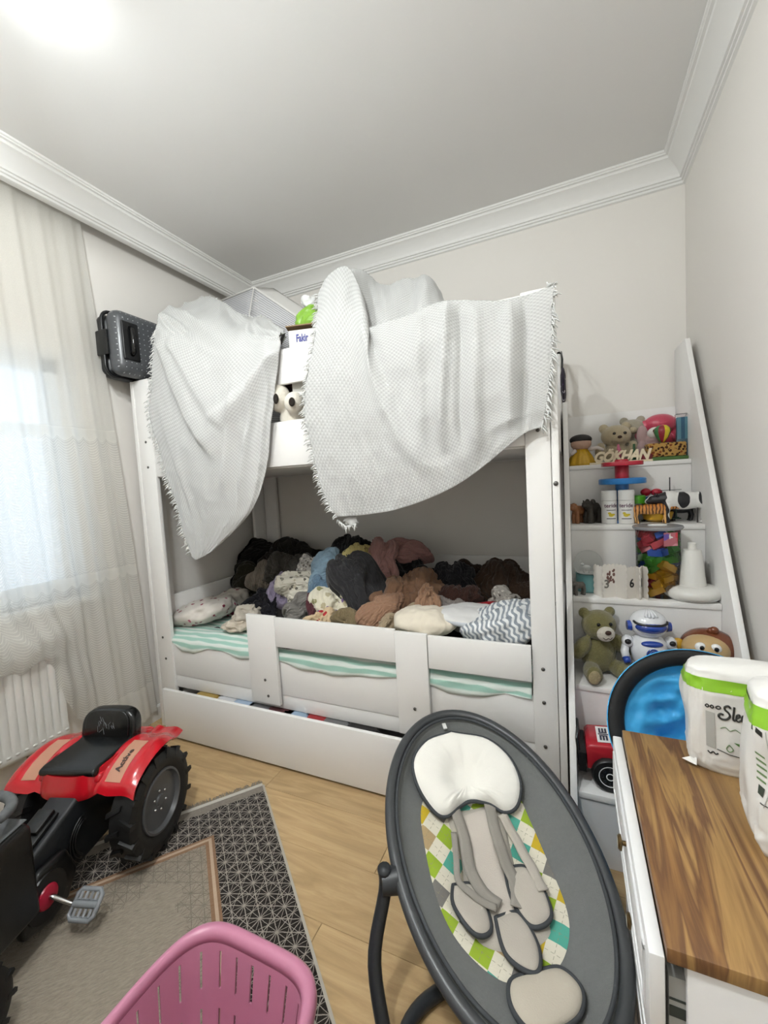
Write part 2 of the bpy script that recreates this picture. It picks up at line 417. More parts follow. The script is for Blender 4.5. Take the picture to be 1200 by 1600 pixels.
di = t.new('ShaderNodeBsdfDiffuse'); tl = t.new('ShaderNodeBsdfTranslucent'); tr = t.new('ShaderNodeBsdfTransparent')
di.inputs[0].default_value = (.80, .785, .745, 1); tl.inputs[0].default_value = (.80, .79, .75, 1)
m1 = t.new('ShaderNodeMixShader'); m1.inputs[0].default_value = .58; t.link(di.outputs[0], m1.inputs[1]); t.link(tl.outputs[0], m1.inputs[2])
m2 = t.new('ShaderNodeMixShader'); t.link(al, m2.inputs[0]); t.link(tr.outputs[0], m2.inputs[1]); t.link(m1.outputs[0], m2.inputs[2]); t.link(m2.outputs[0], t.out.inputs[0])
m_tulle = t.m
nu, nv = 300, 110
S, Tt = np.meshgrid(np.linspace(0, 1, nu), np.linspace(0, 1, nv), indexing='ij')
yb = .05 + S * 1.445
zb = np.interp(yb, [0, .93, .98, 1.03, 1.09, 1.17, 1.26, 1.36, 1.50], [.56, .56, .53, .40, .26, .15, .075, .055, .06])
zb = zb + .012 * np.abs(np.sin(S * 1.9 / .085 * PI)) * (zb < .5)
Z = 2.665 + (zb - 2.665) * Tt
Yc = .05 + S * (1.285 + .16 * ((2.665 - Z) / 2.6))
pn = np.stack([S.ravel() * 5, Z.ravel() * .7, np.zeros(S.size)], -1)
wob = (vnoise(pn, 3).reshape(S.shape) - .5) * 1.6
fold = np.sin(2 * PI * (S * 12.0) + wob * 1.8) * .62 + np.sin(2 * PI * S * 27 + 1.3 + wob) * .22
amp = np.interp(Z, [0, .6, 1.5, 2.4, 2.67], [.030, .026, .021, .014, .010])
X = -2.108 + fold * amp * (.5 + .8 * vnoise(np.stack([S.ravel() * 9, 0 * S.ravel(), 0 * S.ravel()], -1), 8).reshape(S.shape))
bw = np.clip((1.16 - Yc) / .25, 0, 1)                              # gathered over the sill and the radiator
bul = np.exp(-((Z - .66) / .085) ** 2) * bw
cr = ridge(np.stack([Yc.ravel() * 7, Z.ravel() * 16 + Yc.ravel() * 5, 0 * Yc.ravel()], -1), 5).reshape(S.shape) - .5
X = X + bul * .115 + bul * cr * .05 + np.clip((.78 - Z) / .5, 0, 1) * .03 * bw
sag = np.exp(-((Yc - 1.10) / .10) ** 2) * np.exp(-((Z - .5) / .28) ** 2)
X = X + sag * (.045 + .03 * np.sin((Z * 9 + Yc * 16)))
X = np.maximum(X, -2.150); X = np.where(Z > 2.55, np.minimum(X, -2.088), X)
P = np.stack([X, Yc, Z], -1)
single(MB().grid(P, np.stack([S * 2.1, Z], -1)), 'curtain', m_tulle, 'sheer white tulle curtain with scalloped lace bands, gathered over the sill', 'curtain', smooth=180)
# ------------------------------------------------------------------ bunk bed
BX0, BX1, BY0, BY1 = -2.075, -.030, 1.49, 2.452
bed = thing('bunk_bed', 'white lacquered wooden bunk bed along the back wall', 'bed', (-1.06, 1.97, 0))
def bpart(name, boxes, bev=.003, mat=None, parent=None, **k):
    b = MB()
    for q in boxes: b.box(*q)
    return part(b, name, mat or white_lacquer, parent or bed, True, bevel=bev, smooth=35, **k)
PZ = 1.852
bpart('post', [(-2.050, -1.943, BY0, BY0 + .022, .0, PZ), (BX0, -2.052, BY0 - .002, BY0 + .13, 0, PZ)])
bpart('post', [(-.135, -.055, BY0, BY0 + .022, 0, PZ), (-.053, BX1, BY0 - .002, BY0 + .13, 0, PZ)])
bpart('post', [(-2.050, -1.94, BY1 - .022, BY1, 0, PZ), (BX0, -2.052, BY1 - .13, BY1, 0, PZ)])
bpart('post', [(-.14, -.055, BY1 - .022, BY1, 0, PZ), (-.053, BX1, BY1 - .13, BY1, 0, PZ)])
bpart('upper_rail', [(-1.943, -.135, BY0 + .003, BY0 + .022, 1.700, 1.846)])
bpart('upper_side_board', [(-1.943, -.135, BY0 + .003, BY0 + .022, 1.352, 1.545)])
bpart('upper_rail', [(-1.94, -.14, BY1 - .02, BY1, 1.700, 1.846)]); bpart('upper_side_board', [(-1.94, -.14, BY1 - .02, BY1, 1.340, 1.545)])
bpart('lower_back_board', [(-1.94, -.14, BY1 - .02, BY1, .25, .80)])
for xa, xb in ((BX0 + .001, BX0 + .021), (BX1 - .021, BX1 - .001)):
    bpart('end_panel', [(xa, xb, BY0 + .13, BY1 - .13, .26, .695)])
    bpart('end_panel', [(xa, xb, BY0 + .13, BY1 - .13, 1.345, 1.545)])
bpart('end_rail', [(BX0 + .001, BX0 + .021, BY0 + .13, BY1 - .13, 1.700, 1.846)])
bpart('upper_bunk_base', [(BX0 + .022, BX1 - .022, BY0 + .024, BY1 - .022, 1.345, 1.365)])
bpart('lower_bunk_base', [(BX0 + .022, BX1 - .022, BY0 + .034, BY1 - .022, .285, .30)])
bpart('lower_side_board', [(-1.943, -.135, BY0 + .008, BY0 + .026,   .300, .474), (-1.943, -.135, BY0 + .012, BY0 + .026, .232, .2985)])
bpart('guard_rail', [(-1.400, -1.237, 1.470, 1.488, .262, .680), (-.647, -.5135, 1.470, 1.488, .252, .668), (-1.2365, -.6475, 1.472, 1.488, .540, .675)], bev=.002)
bpart('guard_rail', [(-.5105, -.1365, 1.472, 1.488, .536, .664)], bev=.002)
part(MB().box(-2.045, -.06, 1.535, 2.425, .302, .492), 'mattress', M('mattress_white', '#d8d4cc', .9), bed, True, bevel=.03, seg=4)
part(MB().box(-2.045, -.06, 1.52, 2.425, 1.367, 1.50), 'mattress', M('mattress_white', '#d8d4cc', .9), bed, True, bevel=.03, seg=4)
def bolt(x, y, z): part(MB().lathe([(.0065, 0), (.0065, .002), (.004, .004), (.0, .0045)], 12, (x, y, z), Matrix.Rotation(PI / 2, 3, 'X')), 'bolt', dark_bolt, bed, True)
for x, z in ((-1.995, 1.535), (-1.995, 1.405), (-2.005, .50), (-1.995, .385), (-2.005, .19), (-.10, .58), (-.10, .46), (-.10, .30), (-.10, .21), (-.093, 1.45), (-.093, 1.40)): bolt(x, BY0, z)
for x, y, z in ((-1.312, 1.47, .375), (-1.30, 1.47, .30), (-.575, 1.47, .365), (-.575, 1.47, .288)): bolt(x, y, z)
for z in (1.72, 1.22): part(MB().ell((-.042, BY0 - .003, z), (.008, .005, .008), 12, 8), 'bolt', dark_bolt, bed, True)
dw = bpart('drawer', [(-1.952, -.47, 1.418, 1.436, .012, .258), (-1.93, -1.915, 1.436, 2.1, .02, .20), (-.505, -.49, 1.436, 2.1, .02, .20), (-1.93, -.49, 1.436, 2.1, .02, .03)], bev=.002)
bpart('plinth', [(-.45, -.135, 1.505, 1.52, .012, .228)])
# mint striped sheet over the lower mattress
t = NT('mint_stripe'); t.set(.9, spec=.1, sheen=.1); uv = t.sep(t.coord('UV'))
w = t.math('ADD', t.math('MULTIPLY', uv[1], 2 * PI / .036), t.math('MULTIPLY', t.noise(t.map(t.coord('UV'), (3, 3, 1)), 2, 2), 2.4))
t.base(t.mix(t.math('SMOOTH_MAX', t.math('MULTIPLY_ADD', t.math('SINE', w), 1.6, .5), 0, .3), '#dde6df', '#a6cdbf')); t.bump(t.noise(t.coord(), 220, 3), .25, .002); m_mint = t.m
hx = [-1.99, -1.958, -1.869, -1.791, -1.682, -1.576, -1.477, -1.39, -1.238, -1.123, -.957, -.83, -.649, -.508, -.445, -.299, -.23, -.134]
hz = [.490, .486, .437, .432, .474, .466, .444, .452, .462, .440, .434, .448, .468, .458, .436, .446, .470, .462]
xs = np.linspace(-2.03, -.14, 190); hem = np.interp(xs, hx, hz)
rows_ = []
for k, yv in enumerate(np.linspace(2.40, 1.555, 26)):
    zz = .506 + .012 * vnoise(np.stack([xs * 9, np.full_like(xs, yv * 9), 0 * xs], -1), 4) + .016 * ridge(np.stack([xs * 5 + yv * 3, np.full_like(xs, yv * 12), 0 * xs], -1), 7) * (yv < 1.9)
    rows_.append(np.stack([xs, np.full_like(xs, yv), zz], -1))
for f in (0, .25, .5, .75, 1.0, 1.3, 1.6, 2.0):
    a = min(f, 1.0)
    yv = 1.535 - .044 * math.sin(a * PI / 2) + .003 * np.sin(xs * 40 + f * 3) * (f < 1); yv = np.where(np.full_like(xs, f) >= 1, 1.4945 + .0025 * np.sin(xs * 33 + f * 2), yv)
    top = .504 - .03 * (1 - math.cos(a * PI / 2)); top = top + .01 * ridge(np.stack([xs * 8 + f, 0 * xs + f * 2, 0 * xs], -1), 3)
    zz = np.where(np.full_like(xs, f) > 1, .474 + (hem - .474) * (f - 1.0), top); zz = np.maximum(zz, hem)
    rows_.append(np.stack([xs, yv + 0 * xs, zz], -1))
P = np.array(rows_)
single(MB().grid(P, arcuv(P)[..., ::-1]), 'bed_sheet', m_mint, 'mint and white striped sheet over the lower bunk mattress', 'sheet', solid=.004, smooth=180)

# ------------------------------------------------------------------ muslin blankets
t = NT('basket_weave'); t.set(.95, spec=.1, sheen=.2); uv = t.sep(t.coord('UV')); q = PI / .0085
sx = t.math('SINE', t.math('MULTIPLY', uv[0], q)); sy = t.math('SINE', t.math('MULTIPLY', uv[1], q))
ck = t.math('MULTIPLY', sx, sy); fine = t.noise(t.map(t.coord('UV'), (700, 700, 1)), 1, 2)
t.base(t.mix(t.math('MULTIPLY_ADD', ck, .65, .5), '#b0b0ae', '#c8c8c6'))
t.bump(t.math('ADD', t.math('MULTIPLY', t.math('ABSOLUTE', ck), .8), t.math('MULTIPLY', fine, .5)), .45, .0022); m_muslin = t.m
m_fringe = M('white_fringe', '#d4d4d1', .95, spec=.1)
def fringe(curve, out, length, seed, step=.006):
    b = MB(); r = random.Random(seed); c = np.asarray(curve, float)
    L = np.r_[0, np.cumsum(np.linalg.norm(np.diff(c, axis=0), axis=1))]; n = max(int(L[-1] / step), 2)
    for s in np.linspace(0, L[-1], n):
        p = np.array([np.interp(s, L, c[:, i]) for i in range(3)])
        d = np.array(out, float) + np.array([r.gauss(0, .35), r.gauss(-.1, .25), r.gauss(-.15, .35)]); d /= np.linalg.norm(d)
        l = length * r.uniform(.6, 1.25); k = np.array([r.gauss(0, .3), r.gauss(0, .2), -.5])
        b.tube([p, p + d * l * .5, p + d * l * .8 + k * l * .35], [.0028, .0024, .0012], 4)
    return b
def blanket_mesh(ctrl, nu, nv, fold, seed):
    C = np.array([[at(px, py, y) for (px, py, y) in row] for row in ctrl])
    P = surf(C, nu, nv); N = gnormals(P); s, tt = np.meshgrid(np.linspace(0, 1, nv), np.linspace(0, 1, nu))
    f = fold(s, tt); q = np.stack([P[..., 0].ravel() * 9, P[..., 2].ravel() * 5, s.ravel() * 4], -1)
    f = f + (ridge(q, seed).reshape(s.shape) - .5) * .012 + (ridge(q * 2.7, seed + 1).reshape(s.shape) - .5) * .005
    P = P + N * f[..., None] * np.sign(-N[..., 1:2] + 1e-6)
    return P
A = [[(300, 482, 1.78), (330, 474, 1.78), (368, 486, 1.78), (402, 500, 1.76), (445, 530, 1.66)],
     [(258, 492, 1.56), (305, 500, 1.58), (352, 518, 1.57), (398, 526, 1.57), (440, 529, 1.53)],
     [(246, 510, 1.475), (285, 532, 1.475), (335, 552, 1.478), (390, 550, 1.478), (438, 536, 1.478)],
     [(242, 545, 1.462), (280, 570, 1.455), (330, 600, 1.44), (385, 592, 1.45), (436, 552, 1.472)],
     [(238, 600, 1.455), (280, 635, 1.445), (330, 660, 1.43), (385, 650, 1.44), (431, 605, 1.470)],
     [(236, 650, 1.45), (284, 690, 1.44), (332, 705, 1.43), (378, 700, 1.44), (424, 665, 1.465)],
     [(256, 720, 1.45), (290, 745, 1.44), (330, 758, 1.43), (372, 756, 1.44), (415, 735, 1.46)],
     [(278, 795, 1.452), (302, 808, 1.447), (335, 815, 1.443), (364, 812, 1.446), (394, 797, 1.458)],
     [(298, 862, 1.455), (306, 874, 1.453), (314, 872, 1.451), (324, 866, 1.452), (336, 858, 1.455)]]
def foldA(s, tt):
    c = np.clip; up = c((.27 - tt) * 9, 0, 1)
    def crease(s0, t0, s1, t1, wdt, h, ov=.05):                # raised fold from one point of the cloth to another
        L2 = (s1 - s0) ** 2 + (t1 - t0) ** 2; k = ((s - s0) * (s1 - s0) + (tt - t0) * (t1 - t0)) / L2; d = ((s - s0) * (t1 - t0) - (tt - t0) * (s1 - s0)) / math.sqrt(L2)
        return h * np.where(d > 0, np.exp(-(d / wdt) ** 2), np.exp(-(d / (wdt * .30)) ** 2)) * c((k + ov) / .12, 0, 1) * c((1 + ov - k) / .25, 0, 1)
    f = crease(.06, .32, .56, .66, .10, .030) + crease(.18, .30, .62, .52, .07, .016) + crease(.95, .34, .48, .50, .06, .022) + crease(.98, .36, .62, .47, .05, .016)
    f += crease(.66, .36, .60, .80, .05, .013) + crease(.80, .34, .76, .85, .04, .014) + crease(.90, .34, .92, .9, .03, .010) + crease(.10, .55, .30, .95, .06, .008)
    q = np.stack([s.ravel() * 3.2 + tt.ravel() * 2, tt.ravel() * 17 - s.ravel() * 4, 0 * s.ravel()], -1); f += up * .050 * (ridge(q, 77).reshape(s.shape) - .4)
    return f
P = blanket_mesh(A, 130, 90, foldA, 21)
bl = thing('muslin_blanket', 'pale grey waffle weave blanket hanging to a point at the left of the upper bunk', 'blanket', (-1.55, 1.49, 1.846))
part(MB().grid(P, arcuv(P)), 'cloth', m_muslin, bl, True, solid=.004, smooth=180)
part(fringe(P[35:, 0], (-.7, -.25, -.3), .030, 1), 'fringe', m_fringe, bl, True, kind='stuff', smooth=180)
part(fringe(P[0], (.1, .2, .9), .016, 2), 'fringe', m_fringe, bl, True, kind='stuff', smooth=180)
B = [[(500, 462, 1.62), (520, 428, 1.64), (546, 421, 1.64), (568, 470, 1.56), (574, 513, 1.50), (612, 500, 1.49), (650, 490, 1.49), (690, 474, 1.49), (725, 469, 1.49), (775, 472, 1.49), (820, 462, 1.49), (866, 447, 1.485)],
     [(494, 520, 1.49), (515, 505, 1.49), (543, 500, 1.49), (566, 520, 1.475), (580, 545, 1.468), (616, 540, 1.46), (654, 530, 1.46), (694, 520, 1.46), (730, 518, 1.46), (778, 520, 1.46), (822, 512, 1.465), (862, 503, 1.472)],
     [(484, 575, 1.465), (512, 570, 1.455), (545, 570, 1.45), (570, 580, 1.45), (588, 592, 1.45), (622, 592, 1.445), (660, 585, 1.44), (698, 578, 1.44), (734, 574, 1.44), (780, 572, 1.445), (822, 566, 1.45), (862, 558, 1.462)],
     [(478, 640, 1.46), (512, 642, 1.45), (545, 645, 1.44), (575, 648, 1.44), (598, 650, 1.44), (630, 648, 1.435), (668, 640, 1.43), (702, 632, 1.43), (738, 626, 1.435), (782, 620, 1.44), (822, 612, 1.45), (856, 608, 1.462)],
     [(492, 715, 1.458), (518, 716, 1.445), (552, 716, 1.44), (584, 714, 1.435), (610, 710, 1.435), (640, 704, 1.43), (676, 692, 1.43), (708, 680, 1.43), (742, 670, 1.435), (784, 656, 1.44), (820, 645, 1.45), (852, 640, 1.460)],
     [(508, 770, 1.457), (532, 768, 1.45), (562, 766, 1.445), (596, 762, 1.44), (624, 756, 1.44), (654, 747, 1.435), (686, 734, 1.435), (718, 716, 1.438), (750, 698, 1.44), (786, 678, 1.445), (820, 664, 1.45), (848, 659, 1.460)],
     [(528, 807, 1.457), (546, 806, 1.455), (572, 804, 1.45), (606, 799, 1.45), (636, 791, 1.448), (664, 781, 1.445), (694, 768, 1.445), (726, 750, 1.445), (756, 728, 1.448), (790, 700, 1.45), (820, 676, 1.455), (845, 668, 1.460)]]
def foldB(s, tt):
    c = np.clip
    def crease(s0, t0, s1, t1, wdt, h, ov=.05):
        L2 = (s1 - s0) ** 2 + (t1 - t0) ** 2; k = ((s - s0) * (s1 - s0) + (tt - t0) * (t1 - t0)) / L2; d = ((s - s0) * (t1 - t0) - (tt - t0) * (s1 - s0)) / math.sqrt(L2)
        return h * np.exp(-(d / wdt) ** 2) * c((k + ov) / .12, 0, 1) * c((1 + ov - k) / .3, 0, 1)
    f = crease(.25, .02, .50, .80, .035, .018) + crease(.36, .05, .47, .62, .03, -.014) + crease(.56, .05, .50, .70, .022, .014) + crease(.66, .03, .58, .75, .020, .022) + crease(.71, .05, .66, .8, .018, -.018)
    f += crease(.76, .05, .72, .9, .022, .018) + crease(.86, .04, .84, .9, .022, .020) + crease(.91, .05, .90, .95, .018, -.020) + crease(.13, .1, .20, .9, .05, .012) + crease(.48, .3, .60, .9, .04, -.012)
    q = np.stack([s.ravel() * 9 + tt.ravel() * 2, tt.ravel() * 5, 0 * s.ravel()], -1); f += .010 * (ridge(q, 78).reshape(s.shape) - .5)
    return f
P = blanket_mesh(B, 130, 170, foldB, 33)
bl = thing('muslin_blanket', 'large pale grey waffle weave blanket draped over the middle of the upper bunk rail', 'blanket', (-.75, 1.49, 1.846))
part(MB().grid(P, arcuv(P)), 'cloth', m_muslin, bl, True, solid=.004, smooth=180)
part(fringe(P[:, 0], (-.8, -.2, -.1), .028, 5), 'fringe', m_fringe, bl, True, kind='stuff', smooth=180)
part(fringe(P[:125, -1], (.4, -.3, -.6), .034, 6, .007), 'fringe', m_fringe, bl, True, kind='stuff', smooth=180)
part(fringe(P[0, -6:], (.4, -.2, .5), .028, 7, .003), 'fringe', m_fringe, bl, True, kind='stuff', smooth=180)
Bk = [[(548, 424, 1.72), (580, 432, 1.78), (612, 446, 1.80), (640, 436, 1.80), (660, 432, 1.80), (690, 462, 1.78)],
      [(545, 440, 1.64), (580, 462, 1.66), (614, 474, 1.68), (645, 464, 1.68), (668, 460, 1.68), (702, 484, 1.66)],
      [(548, 480, 1.58), (582, 500, 1.58), (616, 505, 1.58), (648, 498, 1.58), (674, 490, 1.58), (706, 492, 1.58)],
      [(556, 525, 1.545), (588, 526, 1.54), (620, 520, 1.54), (650, 512, 1.54), (676, 503, 1.54), (706, 500, 1.54)]]
P = blanket_mesh(Bk, 60, 90, lambda s, tt: .012 * np.sin(s * 16 + tt * 5), 41)
part(MB().grid(P, arcuv(P)), 'folded_end', m_muslin, bl, True, solid=.004, smooth=180)
tl = np.array([at(528, 812, 1.462), at(540, 822, 1.462), at(556, 818, 1.458)])
b = MB().ell(at(548, 816, 1.466), (.035, .012, .022), 24, 14); vv = np.array(b.v); vv += ((ridge(vv * 45, 3) - .5) * .018)[:, None] * np.array([.4, 1, 1]); b.v = [tuple(p) for p in vv]
part(b, 'tucked_corner', m_muslin, bl, True, smooth=180)
part(fringe(tl, (.1, -.2, -.9), .026, 9, .004), 'fringe', m_fringe, bl, True, kind='stuff', smooth=180)
# ------------------------------------------------------------------ clothes heaped on the lower bunk
def spots(name, base, cols, scale, thr=.3, rough=.9, dist=.6):
    t = NT(name); t.set(rough, spec=.12, sheen=.1); c = t.coord(); v = t.new('ShaderNodeTexVoronoi'); v.inputs['Scale'].default_value = scale; v.inputs['Randomness'].default_value = .9
    ad = t.new('ShaderNodeVectorMath', operation='ADD'); nz = t.new('ShaderNodeTexNoise'); nz.inputs['Scale'].default_value = scale * 2; t.link(c, nz.inputs['Vector'])
    mu = t.new('ShaderNodeVectorMath', operation='SCALE'); t.link(nz.outputs['Color'], mu.inputs[0]); mu.inputs['Scale'].default_value = dist / scale
    t.link(c, ad.inputs[0]); t.link(mu.outputs[0], ad.inputs[1]); t.link(ad.outputs[0], v.inputs['Vector'])
    sp = t.new('ShaderNodeSeparateColor'); t.link(v.outputs['Color'], sp.inputs[0])
    col = t.ramp(sp.outputs[0], [(i / len(cols), cc) for i, cc in enumerate(cols)], True)
    t.base(t.mix(t.math('LESS_THAN', v.outputs['Distance'], thr), base, col)); t.bump(t.noise(c, 300, 3), .3, .002); return t.m
def stripes(name, a, b_, pitch, axis=0, rough=.9, zig=0, duty=0.0, rot=(0, 0, 0)):
    t = NT(name); t.set(rough, spec=.12, sheen=.1); s = t.sep(t.map(t.coord(), (1, 1, 1), rot)); w = t.math('MULTIPLY', s[axis], 2 * PI / pitch)
    if zig: w = t.math('ADD', w, t.math('MULTIPLY', t.math('SINE', t.math('MULTIPLY', s[(axis + 1) % 3 if axis != 0 else 2], 2 * PI / zig)), 1.2))
    t.base(t.mix(t.math('GREATER_THAN', t.math('SINE', w), duty), a, b_)); t.bump(t.noise(t.coord(), 300, 3), .3, .002); return t.m
# crumpled cloth: one sheet per garment, laid over its core with excess cloth and relaxed until it buckles into folds
GN, GM = 46, 84
_g = []
def garment(name, label, cat, px, py, y, w, h, dep, mat, seed, ang=0, amp=1.0, group=None, zmin=.512, lobes=.34, yaw=0):
    d = ray(px, py); t = y / d[1]
    _g.append(dict(name=name, label=label, cat=cat, c=CAM_LOC + d * t, r=np.array([w * t / 2, dep, h * t / 2]), mat=mat, seed=seed, ang=math.radians(ang), yaw=math.radians(yaw), amp=amp, group=group, zmin=zmin, lobes=lobes))
def make_garments():
    G = len(_g); n = GN
    a = np.linspace(-1, 1, n); A_, B_ = np.meshgrid(a, a, indexing='ij')
    sx, sy = A_ * np.sqrt(1 - B_ * B_ / 2), B_ * np.sqrt(1 - A_ * A_ / 2); rr = np.sqrt(sx * sx + sy * sy); th = rr * PI * .74; ph = np.arctan2(sy, sx)
    D = np.stack([np.sin(th) * np.cos(ph), np.sin(th) * np.sin(ph), np.cos(th)], -1)          # sheet wrapped most of the way round a core
    P = np.empty((G, n, n, 3)); R0 = np.empty((G, 1, 1, 3)); ex = np.empty((G, 1, 1))
    for i, g in enumerate(_g):
        rs = np.random.default_rng(g['seed']); o = rs.uniform(0, 50, 3)
        F = Euler((rs.uniform(-.5, .5) + 1.0, rs.uniform(-.4, .4), rs.uniform(-.6, .6))).to_matrix(); Dr = D.reshape(-1, 3) @ np.array(F).T
        base = 1 + g['lobes'] * (vnoise(Dr * 1.5 + o, g['seed']) - .5) * 2
        Q = np.sign(Dr) * np.abs(Dr) ** .88 * g['r'] * base[:, None]
        P[i] = Q.reshape(n, n, 3); R0[i] = g['r']; ex[i] = 1 + .16 * min(g['amp'], 1.2)
    Pi = P.copy()
    def L(p, q): return np.linalg.norm(p - q, axis=-1)
    pairs = [((slice(None), slice(0, -1)), (slice(None), slice(1, None)), 1), ((slice(None), slice(None), slice(0, -1)), (slice(None), slice(None), slice(1, None)), 1),
             ((slice(None), slice(0, -1), slice(0, -1)), (slice(None), slice(1, None), slice(1, None)), .6), ((slice(None), slice(1, None), slice(0, -1)), (slice(None), slice(0, -1), slice(1, None)), .6),
             ((slice(None), slice(0, -3)), (slice(None), slice(3, None)), .22), ((slice(None), slice(None), slice(0, -3)), (slice(None), slice(None), slice(3, None)), .22)]
    rest = [np.maximum(L(P[p], P[q]), 1e-4) * ex for p, q, k in pairs]
    rg = np.random.default_rng(5); N0 = Pi / (np.linalg.norm(Pi, axis=-1, keepdims=True) + 1e-9)
    nz = np.stack([vnoise(Pi[i].reshape(-1, 3) * 30 + i * 3.1, i) for i in range(G)]).reshape(G, n, n) - .5
    P = P + N0 * (nz * .12)[..., None] * R0.min(-1, keepdims=True)
    lo = np.linalg.norm(Pi, axis=-1)
    amp = np.array([g['amp'] for g in _g])[:, None, None]; smin = R0.min(-1)
    for it in range(70):
        S = np.zeros_like(P); W = np.zeros(P.shape[:3] + (1,))
        for (p, q, k), r0 in zip(pairs, rest):
            d = P[q] - P[p]; l = np.linalg.norm(d, axis=-1) + 1e-9; c = d * ((l - r0) / l * .5 * k)[..., None]
            S[p] += c; S[q] -= c; W[p] += k; W[q] += k
        P = P + S / np.maximum(W, 1e-6) * 1.5
        l = np.linalg.norm(P, axis=-1); lim = np.clip(l, lo - .34 * smin * amp, lo + .26 * smin * amp); P *= (lim / (l + 1e-9))[..., None]
    for it in range(1):
        Q = P.copy(); Q[:, 1:-1, 1:-1] = .5 * P[:, 1:-1, 1:-1] + .125 * (P[:, :-2, 1:-1] + P[:, 2:, 1:-1] + P[:, 1:-1, :-2] + P[:, 1:-1, 2:]); P = Q
    for i, g in enumerate(_g):
        a, bb = g['ang'], g['yaw']
        Ry = np.array([[math.cos(a), 0, math.sin(a)], [0, 1, 0], [-math.sin(a), 0, math.cos(a)]]); Rz = np.array([[math.cos(bb), -math.sin(bb), 0], [math.sin(bb), math.cos(bb), 0], [0, 0, 1]])
        Q = P[i].reshape(-1, 3) @ Ry.T @ Rz.T + g['c']
        Q[:, 0] = np.clip(Q[:, 0], -2.045, -.062); Q[:, 1] = np.clip(Q[:, 1], 1.512, 2.425); Q[:, 2] = np.maximum(Q[:, 2], g['zmin'] + .004 * vnoise(Q * 20, 9))
        Q = surf(Q.reshape(n, n, 3), GM, GM); Nn = gnormals(Q); Nn *= np.sign((Nn * (Q - g['c'])).sum(-1).mean()) or 1
        rs = np.random.default_rng(g['seed'] + 99); o = rs.uniform(0, 60, 3); F = np.array(Euler(rs.uniform(-1.5, 1.5, 3)).to_matrix()); p = (Q.reshape(-1, 3) - g['c']) @ F.T
        wv = np.stack([vnoise(p * 11 + o, 1), vnoise(p * 11 + o + 9, 2), vnoise(p * 11 + o + 21, 3)], -1) - .5
        q1 = (p + wv * .05) * np.array([4.5, 30, 30]) + o; q2 = (p + wv * .07)[:, [1, 0, 2]] * np.array([7, 26, 26]) + o + 17; q3 = (p + wv * .03) * np.array([12, 85, 85]) + o
        f1 = 1 - np.abs(2 * vnoise(q1, 4) - 1) ** .7; f2 = 1 - np.abs(2 * vnoise(q2, 5) - 1) ** .7; f3 = 1 - np.abs(2 * vnoise(q3, 6) - 1) ** .8
        sc = min(g['r'].min(), .07) * g['amp']
        disp = (.34 * (f1 - .5) + .16 * (f2 - .5) + .075 * (f3 - .5)) * sc
        Q = Q + Nn * disp.reshape(GM, GM, 1)
        Q[..., 0] = np.clip(Q[..., 0], -2.045, -.062); Q[..., 1] = np.clip(Q[..., 1], 1.512, 2.425); Q[..., 2] = np.maximum(Q[..., 2], g['zmin'])
        single(MB().grid(Q, arcuv(Q)), g['name'], g['mat'], g['label'], g['cat'], group=g['group'], smooth=180)
    _g.clear()
K = 'clothes heaped on the lower bunk'
cm = cloth_mat
m_dusk = spots('print_white_floral', '#d8d2c4', ['#8f8a7c', '#b9b19c', '#6b665c'], 34, .33)
m_cream = spots('print_cream_floral', '#d9d3bf', ['#75598c', '#8d8a63', '#b3a98c'], 22, .34)
m_greypr = spots('print_grey', '#a7a29b', ['#5d5852', '#8a837b', '#d5cfc6'], 60, .42)
m_heart = spots('print_hearts', '#cdb594', ['#b33034', '#a82a35', '#c03a3a'], 21, .26, dist=.2)
m_yellow = spots('print_yellow', '#cabd80', ['#4b4326', '#8a7b3c', '#d8cc88'], 40, .22)
m_cher = spots('print_cherries', '#d3ccc4', ['#8e3a4c', '#a05366', '#7b3043'], 24, .24, dist=.35)
